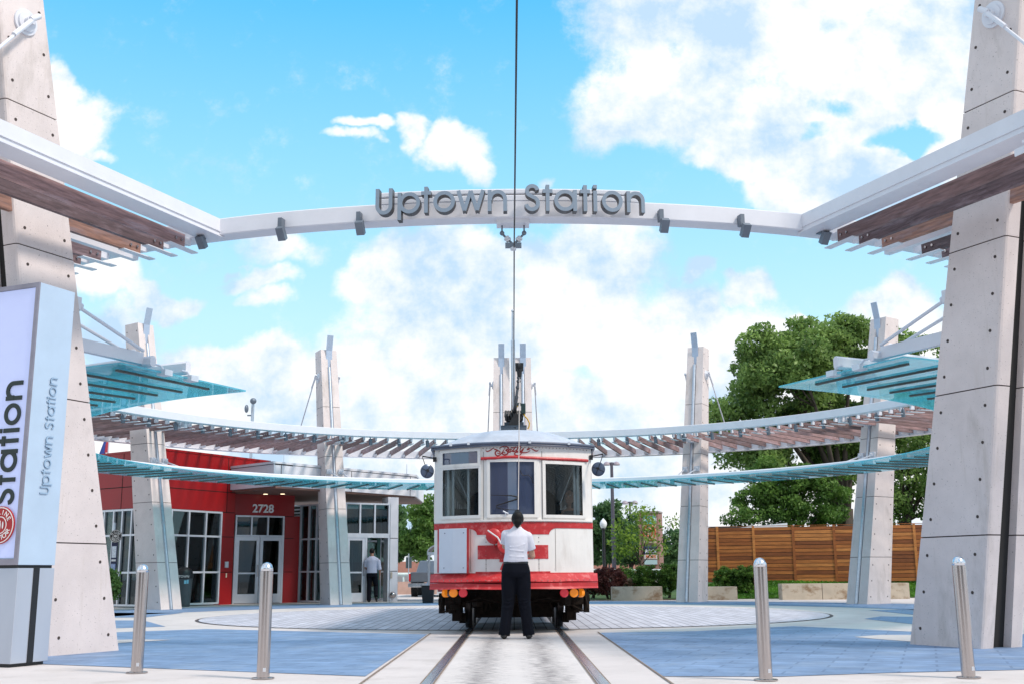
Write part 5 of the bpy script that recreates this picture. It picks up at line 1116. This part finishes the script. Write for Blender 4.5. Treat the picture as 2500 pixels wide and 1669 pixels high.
def bush(label, px, py, w_, h, Y, m, n, size, seed, name='bush', group=None):
    k_ = Y/F; x = xat(px, py, Y); H = h*k_; Wd = w_*k_/2; t = thing(name, label, 'bush', (x, Y, 0), group)
    crown(t, [((x, Y, H*.55), (Wd*.9, Wd*.8, H*.45)), ((x-Wd*.35, Y-.1, H*.6), (Wd*.55, Wd*.5, H*.42)), ((x+Wd*.35, Y, H*.62), (Wd*.55, Wd*.5, H*.40))], n, size, m, seed, .14)
    b = B(); rng = random.Random(seed)
    for k in range(6): b.tube([(x+rng.uniform(-.08, .08), Y, 0), (x+rng.uniform(-.5, .5)*Wd, Y+rng.uniform(-.2, .2), H*.7)], [.018, .006], 5)
    b.build('stem', bark, t); return t
bush('dark green potted shrub behind the left column, under the stop post', 268, 1420, 62, 95, 31.0, leaf_dark, 2600, .05, 11)
# ================================================================ right side: lawn, fence, benches, hedge
lawn = B()
Xl = [1.9, 6, 8, 12, 16, 22]; Yl = [37.3, 39.5, 41.7, 44, 60]; Zl = [.0, .22, .50, .55, .6]
def lz(x, j): return Zl[j]*min(1, max(0, (x-5.4)/2.2))+.006
vs = [(x, y, lz(x, j)) for j, y in enumerate(Yl) for x in Xl]; nX = len(Xl)
lawn.add(vs, [(j*nX+i, j*nX+i+1, (j+1)*nX+i+1, (j+1)*nX+i) for j in range(len(Yl)-1) for i in range(nX-1)])
o = lawn.build('lawn_soil', mat('grass_soil', (.05,.10,.02), .95, var=.3, scale=3), fix=False); tag(o, kind='structure')
rng = np.random.RandomState(2); n = 26000; gx = rng.uniform(6.2, 15.5, n); gy_ = 37.4+4.6*rng.rand(n); gz = np.interp(gy_, Yl, Zl)*np.clip((gx-5.4)/2.2, 0, 1)
go = leafmesh('grass', np.stack([gx, gy_, gz+.03], 1), .045, leafmat('grass_blade', (.035,.12,.012), (.13,.32,.03), .8)); tag(go, 'short green grass on the bank in front of the timber fence', 'grass', kind='stuff')
b = B(); b.add([(1.9, 36.9, .012), (6.0, 36.9, .012), (6.0, 40.2, .012), (1.9, 40.2, .012)], [(0, 1, 2, 3)]); o = b.build('planting_bed', mat('brown_mulch', (.16,.085,.06), .95, var=.5, scale=30, bump=1, bscale=30), fix=False); tag(o, kind='structure')
# timber fence
fx0, fx1 = (xat(1700, 1350, 42.6), 42.6), (xat(2620, 1350, 39.6), 39.6); FF = Facet(fx0, fx1)
fn = thing('timber_fence', 'stained brown timber fence of horizontal boards behind the lawn at the right', 'fence', (fx0[0], fx0[1], .5))
def bmat(i, c): m = mat('cedar_board_%d' % i, c, .6, var=.30, scale=1.5, stretch=(1.5, 1.5, 12), bump=.2); overlay(m, speck(7, .64, .76, (.05,.018,.006), 4, (1, 1, 2))); return m
cedar = [bmat(i, c) for i, c in enumerate(((.42,.145,.032), (.31,.095,.020), (.52,.20,.050), (.22,.065,.015)))]
random.seed(9); zf0, zf1 = .50, 2.50; posts = [FF.s_(p) for p in (1752, 1840, 1937, 2037, 2136, 2233, 2325, 2420, 2520)]; edges = [0]+posts+[FF.len]
for j in range(len(edges)-1):
    b = B()
    for k in range(15):
        z0 = zf0+k*(zf1-zf0)/15; b.m = random.randrange(4); o_ = random.uniform(-.004, .006)
        FF.box(b, edges[j]+.045, edges[j+1]-.045, z0+.010, z0+.126, o_, .022+o_)
    b.m = 4; FF.box(b, edges[j]+.04, edges[j+1]-.04, zf0, zf1-.01, -.02, -.006); b.build('board_panel', cedar+[joint], fn)
for a in posts: b = B(); b.m = random.randrange(3); FF.box(b, a-.045, a+.045, zf0-.03, zf1+.03, -.03, .045); b.build('fence_post', cedar, fn)
b = B(); FF.box(b, 0, FF.len, zf1+.031, zf1+.05, -.05, .03); b.build('cap_rail', [cedar[1]], fn)
b = B(); a0_, a1_ = at(1742, 1293, 44.5), at(1922, 1275, 46.); b.hexa([(a0_[0], 44.5, a0_[2]-.02), (a1_[0], 46., a1_[2]-.30), (a1_[0]+.8, 52, a1_[2]-.2), (a0_[0], 52, a0_[2]+.1), (a0_[0], 44.5, a0_[2]+.0), (a1_[0], 46, a1_[2]), (a1_[0]+.8, 52, a1_[2]+.2), (a0_[0], 52, a0_[2]+.2)])
sr = thing('shed', 'low shed with a grey sloping roof just showing over the timber fence', 'shed', (a0_[0], 46, 0)); b.build('roof', alum, sr); b = B(); b.box(((a0_[0]+a1_[0])/2+.2, 49, 1.4), (a1_[0]-a0_[0]-.1, 5, 2.6)); b.build('wall', mat('shed_wall', (.03,.03,.03), .9), sr)
# benches of board-marked concrete
bcon = mat('bench_concrete', (.50,.43,.34), .8, var=.12, scale=3, bump=.2); overlay(bcon, speck(1.6, .50, .64, (.26,.17,.10), 5, (1, 1, 1.6)))
def bench(px0, px1, Y, h, lb, joints=()):
    x0_, x1_ = xat(px0, 1450, Y), xat(px1, 1450, Y); t = thing('concrete_bench', lb, 'bench', ((x0_+x1_)/2, Y+.25, 0), 'low concrete benches around the plaza')
    es = [x0_]+[xat(j, 1450, Y) for j in joints]+[x1_]
    for i in range(len(es)-1): b = B(); b.box(((es[i]+es[i+1])/2, Y+.25, h/2-.01), (es[i+1]-es[i]-.015, .5, h)); b.build('block', bcon, t, bevel=.012)
bench(1494, 1618, 36.6, .44, 'concrete bench between the trolley and the right inner column, in front of round bushes')
bench(1700, 1801, 36.6, .42, 'short visible concrete bench right beside the right inner column, in front of the fence')
bench(1909, 2222, 36.0, .50, 'long jointed concrete bench running behind the outer right column', (2008, 2110))
bush('dark red leaved shrub mass beside the right flank of the trolley', 1486, 1430, 92, 75, 38.2, leaf_red, 9000, .035, 21)
bush('second dark red shrub behind the left end of the concrete bench', 1446, 1430, 70, 66, 39.2, leaf_red, 6000, .035, 22)
bush('green bush behind the dark red shrubs, left of the square bush', 1520, 1400, 60, 75, 40.4, leaf_bush, 3600, .04, 23)
bush('square clipped green bush directly behind the concrete bench', 1577, 1430, 68, 78, 38.4, leaf_bush, 7000, .035, 24)
bush('rounded green bush just left of the right inner column', 1635, 1430, 62, 80, 38.2, leaf_bush, 7000, .035, 25)
bush('round green bush right of the right inner column, in front of the fence', 1775, 1430, 72, 75, 38.9, leaf_bush, 7000, .035, 26)
bush('taller green bush on the lawn edge beside the bollard', 1822, 1430, 56, 78, 38.6, leaf_bush, 6000, .035, 27)
bush('pale pinkish low shrub between red and square bushes', 1537, 1440, 40, 50, 38.6, leafmat('leaf_pink', (.20,.12,.08), (.42,.30,.20), 4), 1800, .035, 28)
# trees
bt = [pb(1900, 860, 95, 70, 50), pb(2000, 830, 110, 60, 50), pb(1830, 930, 80, 60, 50), pb(1790, 1000, 55, 40, 50), pb(1900, 970, 130, 90, 50, 1), pb(2040, 940, 130, 90, 50, 1.5), pb(1960, 900, 80, 60, 50, -2), pb(2080, 860, 80, 60, 50),
      pb(1950, 1070, 150, 60, 50, 1), pb(1830, 1065, 70, 30, 50), pb(2080, 1060, 140, 70, 50, 1), pb(1930, 1130, 90, 35, 50), pb(2060, 1140, 120, 60, 50, 2), pb(1800, 1110, 36, 20, 50), pb(1770, 1075, 22, 38, 50)]
tree('big broad oak with dense crown behind the timber fence', xat(2065, 1280, 50), 50, bt, (3.6, .42, .26), 85000, .105, leaf_dark, 31, clump=.95, limbs=12)
tree('dark green tree behind the fence, left of the oak trunk', xat(1940, 1280, 47), 47, [pb(1900, 1215, 70, 60, 47), pb(1960, 1210, 70, 60, 47), pb(1850, 1230, 60, 45, 47), pb(2020, 1230, 70, 55, 47), pb(1815, 1262, 40, 22, 47), pb(1930, 1170, 60, 30, 47), pb(1860, 1160, 60, 35, 47), pb(1990, 1160, 70, 35, 47), pb(1880, 1265, 60, 20, 47), pb(1980, 1270, 60, 20, 47)], (2.3, .12, .08), 26000, .075, leaf_mid, 32, clump=.5)
tree('tree between the two right columns, behind the fence', xat(2210, 1280, 52), 52, [pb(2200, 860, 70, 60, 52), pb(2280, 900, 90, 90, 52), pb(2200, 1050, 80, 120, 52), pb(2290, 1100, 90, 120, 52), pb(2200, 1200, 80, 70, 52), pb(2290, 1240, 60, 40, 52)], (3.4, .3, .2), 26000, .10, leaf_dark, 33, clump=.8)
def fartree(lb, px, py, rx, ry, Y, n, m, seed, size=.11, trunk=None):
    bl = [pb(px, py, rx*.62, ry*.7, Y), pb(px-rx*.5, py+ry*.15, rx*.5, ry*.55, Y), pb(px+rx*.5, py+ry*.2, rx*.5, ry*.55, Y), pb(px, py-ry*.55, rx*.45, ry*.42, Y), pb(px, py+ry*.4, rx*.8, ry*.45, Y)]
    h = max(.8, zat(px, py+ry*.6, Y)); return tree(lb, xat(px, 1400, Y), Y, bl, (h, .16, .1), n, size, m, seed, 'tree', 'trees along the far street', .6, 5)
fartree('tree seen between the glass tower and the trolley, nearer the tower', 958, 1300, 52, 85, 62, 12000, leaf_far, 41)
fartree('tree seen between the glass tower and the trolley, touching the trolley side', 1030, 1285, 55, 95, 58, 13000, leaf_mid, 42)
fartree('dense tree just right of the trolley, behind the globe lamp', 1478, 1300, 60, 85, 60, 14000, leaf_far, 43)
fartree('tree behind the second tall street lamp', 1540, 1320, 55, 70, 66, 10000, leaf_far, 44)
fartree('tree right of the brick shopping sign, left of the column', 1650, 1345, 45, 50, 70, 8000, leaf_far, 45, .12)
fartree('low tree directly behind the brick shopping sign', 1610, 1350, 40, 45, 75, 6000, leaf_far, 46, .12)
fartree('tree hidden mostly behind the trolley body, showing at its right edge', 1430, 1330, 50, 70, 72, 6000, leaf_far, 47, .12)
fartree('distant tree row piece right of the inner column, above the fence end', 1700, 1340, 45, 45, 80, 6000, leaf_far, 48, .13)
# slender lime-green tree with airy crown in front of the brick sign
Y = 46; bl = [pb(1560, 1310, 38, 30, Y), pb(1520, 1330, 34, 26, Y), pb(1590, 1290, 26, 26, Y), pb(1545, 1260, 40, 22, Y), pb(1600, 1340, 24, 24, Y), pb(1510, 1290, 22, 20, Y), pb(1640, 1275, 22, 12, Y), pb(1530, 1355, 30, 14, Y), pb(1585, 1250, 20, 10, Y)]
tree('young lime-green tree with airy crown in front of the brick shopping sign', xat(1564, 1400, Y), Y, bl, (1.4, .05, .035), 1500, .075, leaf_lime, 51, clump=.45, limbs=9)
# brick multi-tenant sign
Y = 58; x0_, x1_, x2_ = xat(1560, 1320, Y), xat(1600, 1320, Y), xat(1617, 1320, Y+1.); zt_ = zat(1590, 1250, Y)
bm_ = mat('brown_brick', (.33,.15,.12), .85, var=.15, scale=8); overlay(bm_, bricks(4., .02, (.42,.33,.30), .9, .32, 0, axes=(0, 2, 1)))
bg_ = thing('shopping_sign_tower', 'tall brick sign tower with stacked shop panels behind the lime-green tree', 'sign', ((x0_+x1_)/2, Y, 0))
b = B(); b.poly([(x0_, Y), (x1_+.18, Y), (x2_+.02, Y+.9), (x0_+.1, Y+.9)], -.01, zt_); b.build('brick_pier', bm_, bg_); b = B(); b.poly([(x0_-.04, Y-.05), (x1_+.22, Y-.05), (x2_+.06, Y+.95), (x0_+.06, Y+.95)], zt_, zt_+.08); b.build('coping', mat('coping_stone', (.4,.34,.32), .8), bg_)
def sp_(py0, py1, c, nm, s_=None, tc_=(.8,.8,.8), size=.5, ln=None):
    z0, z1 = zat(1585, py1, Y), zat(1585, py0, Y); xa, xb = xat(1571, 1300, Y), xat(1602, 1300, Y)
    b = B(); b.box(((xa+xb)/2, Y-.04, (z0+z1)/2), (xb-xa, .06, z1-z0-.02)); p = b.build('shop_panel', mat('shop_'+nm, c, .4, var=.03), bg_)
    if s_:
        for i, t_ in enumerate(s_): text('panel_lettering', t_, size, mat('lett_'+nm, tc_, .4, var=0), frame(((xa+xb)/2, Y-.075, (z0+z1)/2+((len(s_)-1)/2-i)*size*.85), (1, 0, 0), (0, 0, 1)), p, .004, bold=.008, sx=min(1., (xb-xa)*.92/(size*.62*len(t_))))
sp_(1257, 1278, (.12,.42,.45), 'teal', ['UPTOWN'], (.75,.82,.8), .24)
sp_(1279, 1325, (.62,.50,.36), 'cream'); 
b = B(); zc2 = zat(1585, 1299, Y); xc2 = xat(1585, 1299, Y); k = 26
for r_ in (.30, .15): b.tube([(xc2+r_*math.cos(2*math.pi*i/k), Y-.085, zc2+r_*1.3*math.sin(2*math.pi*i/k)) for i in range(k+1)], .04, 6)
b.build('target_rings', mat('orange_red', (.6,.10,.03), .4), bg_)
sp_(1330, 1338, (.05,.08,.14), 'slim'); sp_(1339, 1351, (.015,.03,.12), 'navy', ['ROSS'], (.8,.82,.85), .24); sp_(1352, 1364, (.75,.70,.66), 'white', ['BIG LOTS'], (.75,.16,.02), .20); sp_(1365, 1377, (.50,.66,.70), 'pale')
# lamps
def twinlamp(px, pyt, Y, lb):
    x = xat(px, pyt, Y); z = zat(px, pyt, Y); t = thing('street_lamp', lb, 'street lamp', (x, Y, 0), 'tall twin-headed street lamps'); s_ = Y/F
    b = B(); b.tube([(x, Y, 0), (x, Y, z+.05)], [.11, .07], 10); b.build('pole', mat('lamp_pole_grey', (.10,.09,.12), .5), t, smooth=True)
    b = B(); b.tube([(x-7*s_, Y, z), (x+7*s_, Y, z)], .05, 8); b.build('arm', mat('lamp_pole_grey', (.10,.09,.12), .5), t)
    for s in (-1, 1): b = B(); c = (x+s*12*s_, Y, z-.02); b.sections([(c[0], Y, z+dz*s_, r*s_, r*s_*.9) for dz, r in ((-4.5, 8), (-4, 8.6), (-1, 8), (2, 6), (4, 3), (4.6, .5))], 18); b.build('lamp_head', mat('lamp_head_mauve', (.34,.29,.33), .5), t, smooth=True)
twinlamp(1493, 1130, 52, 'taller twin-headed street lamp right of the trolley mirror'); twinlamp(1537.5, 1225, 72, 'shorter twin-headed street lamp left of the brick shopping sign')
def globe(px, pyt, Y, r, lb, c=1):
    x = xat(px, pyt, Y); z = zat(px, pyt, Y); t = thing('globe_lamp', lb, 'street lamp', (x, Y, 0), 'black posts with white acorn globes'); s_ = Y/F
    b = B(); b.sections([(x, Y, z+dz*r*s_, rr*r*s_, rr*r*s_) for dz, rr in ((-1.35, .55), (-1, .75), (-.3, 1), (.3, .95), (.8, .7), (1.15, .35), (1.5, .06))], 16); b.build('globe', mat('opal_globe', (.85,.85,.88), .3, var=0), t, smooth='all')
    b = B(); b.sections([(x, Y, 0, .16, .16), (x, Y, .3, .14, .14), (x, Y, .5, .07, .07), (x, Y, z-1.7*r*s_, .055, .055), (x, Y, z-1.6*r*s_, .11, .11), (x, Y, z-1.3*r*s_, .10, .10)], 12); b.build('post', black, t, smooth=True)
globe(1473, 1277, 44, 8.6, 'black lamp post with large white globe beside the right side of the trolley'); globe(1487, 1363, 80, 3.8, 'distant small globe lamp under the tree right of the trolley'); globe(1581, 1366, 70, 4.5, 'small globe lamp in front of the brick sign tower')
# railing and far low walls
rl = thing('guard_railing', 'pale green-white horizontal railing behind the hedge, right of the trolley', 'railing', (4, 50, 0)); gm = mat('railing_paint', (.62,.72,.70), .4)
for py in (1390, 1399): 
    b = B(); p, q = at(1447, py, 50), at(1690, py+.5, 50); b.tube([p, q], .045, 8); b.build('rail', gm, rl, smooth=True)
for px in (1455, 1500, 1545, 1590, 1635, 1680): b = B(); p = at(px, 1390, 50); b.tube([(p[0], 50, 0), p], .04, 8); b.build('post', gm, rl)
wl = mat('far_pink_wall', (.50,.33,.27), .85, var=.12, scale=2)
def wallthing(px0, px1, pyt, Y, m, lb, th=.4, name='low_wall', z0=0):
    x0_, x1_ = xat(px0, pyt, Y), xat(px1, pyt, Y); t = B(); t.box(((x0_+x1_)/2, Y, (zat((px0+px1)/2, pyt, Y)+z0)/2-.01), (x1_-x0_, th, zat((px0+px1)/2, pyt, Y)-z0)); return tag(t.build(name, m), lb, 'wall')
wallthing(940, 1066, 1418, 52, wl, 'low tan block wall between the glass tower and the pickup truck'); wallthing(600, 1170, 1370, 95, mat('far_brick', (.42,.20,.15), .9, var=.15, scale=3), 'long reddish brick wall in the distance left of the trolley', 1)
wallthing(1330, 1720, 1372, 96, mat('far_brick', (.42,.20,.15), .9), 'long brown brick wall in the distance right of the trolley', 1)
wallthing(940, 1440, 1402, 60, light_conc, 'long pale concrete parapet wall behind the pickup truck', .3); wallthing(1440, 1760, 1404, 56, mat('parapet', (.6,.5,.45), .85), 'pale pink parapet wall behind the hedge', .3)
b = B(); p, q = at(940, 1401, 55), at(1050, 1401, 55); b.tube([p, q], .09, 10)
for px in (945, 985, 1040): c = at(px, 1401, 55); b.tube([(c[0], 55, 0), c], .05, 8)
tag(b.build('pipe_rail', gm, smooth=True), 'thick pale pipe rail above the tan wall, left of the pickup truck', 'railing')
t = thing('road_sign', 'back of a grey rectangular road sign on a thin pole under the tree', 'sign', (xat(998, 1370, 54), 54, 0)); x = t.location.x
b = B(); b.box((x, 54, zat(998, 1372, 54)), (.28, .02, .52)); b.build('plate', mat('sign_back', (.06,.09,.10), .5), t); b = B(); b.tube([(x, 53.97, 0), (x, 53.97, zat(998, 1350, 54))], .025, 8); b.build('pole', galv, t)
# pickup truck (tailgate toward us)
Y = 45.; x0_, x1_ = xat(1006, 1410, Y), xat(1062, 1410, Y); xm = (x0_+x1_)/2+.35; hw = .93
tk = thing('pickup_truck', 'grey pickup truck seen from behind, left of the trolley', 'pickup truck', (xm, Y+2.4, 0)); tp = mat('truck_grey', (.17,.19,.22), .3, .5, var=.05)
z = lambda py: zat(1030, py, Y)
b = B(); b.hexa([(xm-hw, Y+.03, z(1420)), (xm+hw, Y+.03, z(1420)), (xm+hw, Y+5.2, z(1420)), (xm-hw, Y+5.2, z(1420)), (xm-hw+.05, Y+.05, z(1396)), (xm+hw-.05, Y+.05, z(1396)), (xm+hw-.05, Y+5.0, z(1396)), (xm-hw+.05, Y+5.0, z(1396))]); b.build('body', tp, tk, bevel=.03)
b = B(); b.hexa([(xm-hw+.06, Y, z(1419)), (xm+hw-.06, Y, z(1419)), (xm+hw-.06, Y+.06, z(1419)), (xm-hw+.06, Y+.06, z(1419)), (xm-hw+.09, Y+.01, z(1395)), (xm+hw-.09, Y+.01, z(1395)), (xm+hw-.09, Y+.06, z(1395)), (xm-hw+.09, Y+.06, z(1395))]); tg = b.build('tailgate', tp, tk, bevel=.02)
b = B(); b.box((xm, Y-.01, z(1402)), (.16, .03, .08)); b.build('handle', black, tg)
b = B(); b.hexa([(xm-.82, Y+1.9, z(1397)), (xm+.82, Y+1.9, z(1397)), (xm+.82, Y+3.7, z(1397)), (xm-.82, Y+3.7, z(1397)), (xm-.68, Y+2.1, z(1397)+.5), (xm+.68, Y+2.1, z(1397)+.5), (xm+.68, Y+3.2, z(1397)+.5), (xm-.68, Y+3.2, z(1397)+.5)]); b.build('cab', tp, tk, bevel=.04)
b = B(); b.box((xm, Y-.10, z(1427)), (2*hw+.02, .22, .16)); b.build('bumper', mat('chrome', (.6,.65,.7), .2, .9), tk, bevel=.02); b = B(); b.box((xm-.05, Y-.22, z(1424)), (.3, .015, .12)); b.build('number_plate', mat('plate_blue', (.2,.35,.6), .4), tk)
for s in (-1, 1):
    b = B(); b.box((xm+s*(hw-.03), Y+.02, z(1408)), (.07, .05, .3)); b.build('tail_lamp', mat('lamp_red2', (.5,.02,.02), .3), tk)
    for yy_ in (1.1, 4.2): b = B(); b.tube([(xm+s*(hw-.26), Y+yy_, .38), (xm+s*(hw-.02), Y+yy_, .38)], .38, 22); wq = b.build('wheel', mat('tyre', (.02,.02,.022), .8), tk, smooth=True); b = B(); b.tube([(xm+s*(hw-.03), Y+yy_, .38), (xm+s*(hw-.005), Y+yy_, .38)], .2, 16); b.build('rim', alum, wq)
# shelter frame and black bin just left of the trolley
Y = 38.5; xs_, = (xat(1047, 1400, Y),); sh_ = thing('bus_shelter', 'small arched shelter frame half hidden by the left side of the trolley', 'shelter', (xs_+.6, Y, 0))
b = B()
for dx in (0, 1.5): b.tube([(xs_+dx, Y, 0), (xs_+dx, Y, zat(1047, 1352, Y))], .045, 8)
b.bar((xs_-.06, Y, zat(1047, 1350, Y)), (xs_+1.6, Y, zat(1047, 1350, Y)), .1, .10); b.build('frame', alum, sh_)
b = B(); b.tube([(xs_+.75-.80*math.cos(math.pi*i/14), Y, zat(1047, 1347, Y)+.32*math.sin(math.pi*i/14)) for i in range(15)], .025, 6); b.build('arch_rim', white_steel, sh_)
b = B(); vs = [(xs_+.75-.78*math.cos(math.pi*i/14), yy_, zat(1047, 1347, Y)+.30*math.sin(math.pi*i/14)) for yy_ in (Y+.02, Y+1.6) for i in range(15)]; b.add(vs, [(i, i+1, 16+i, 15+i) for i in range(14)]); b.build('roof', mat('shelter_roof', (.05,.05,.05), .5), sh_, fix=False)
b = B(); b.box((xs_+.8, Y+.05, zat(1055, 1410, Y)), (1.0, .04, .9)); b.build('poster', mat('poster_red', (.55,.12,.16), .5, var=.8, scale=4), sh_)
Y = 35.5; xk = xat(1045, 1440, Y); kb = thing('black_bin', 'square black litter bin standing beside the left side of the trolley', 'litter bin', (xk, Y, 0))
b = B(); b.hexa([(xk-.16, Y-.16, 0), (xk+.16, Y-.16, 0), (xk+.16, Y+.16, 0), (xk-.16, Y+.16, 0), (xk-.20, Y-.2, .50), (xk+.2, Y-.2, .50), (xk+.2, Y+.2, .50), (xk-.20, Y+.2, .50)]); b.build('bin_body', black, kb, bevel=.02); b = B(); b.box((xk, Y, .515), (.43, .43, .03)); b.build('rim', black, kb, bevel=.01)

# unseen plain blocks added behind the camera to darken reflections in bollards and glass
for x0_, x1_, h, c, lb in ((-46, -9, 13, (.23,.15,.11), 'long brown brick building across the street, unseen and added for reflections'), (6, 30, 9, (.30,.25,.21), 'tan rendered building across the street, unseen and added for reflections')):
    t = thing('reflection_building', lb, 'building', ((x0_+x1_)/2, -24, 0)); b = B(); b.box(((x0_+x1_)/2, -29, h/2-.01), (x1_-x0_, 10, h)); b.build('wall', mat('street_wall_%d' % h, c, .85, var=.1), t)
    for k in range(int((x1_-x0_)/4)):
        for z_ in np.arange(1.8, h-1, 3.4): b = B(); b.box((x0_+2+k*4, -23.99, z_), (1.6, .08, 1.8)); b.build('window', window_glass, t)
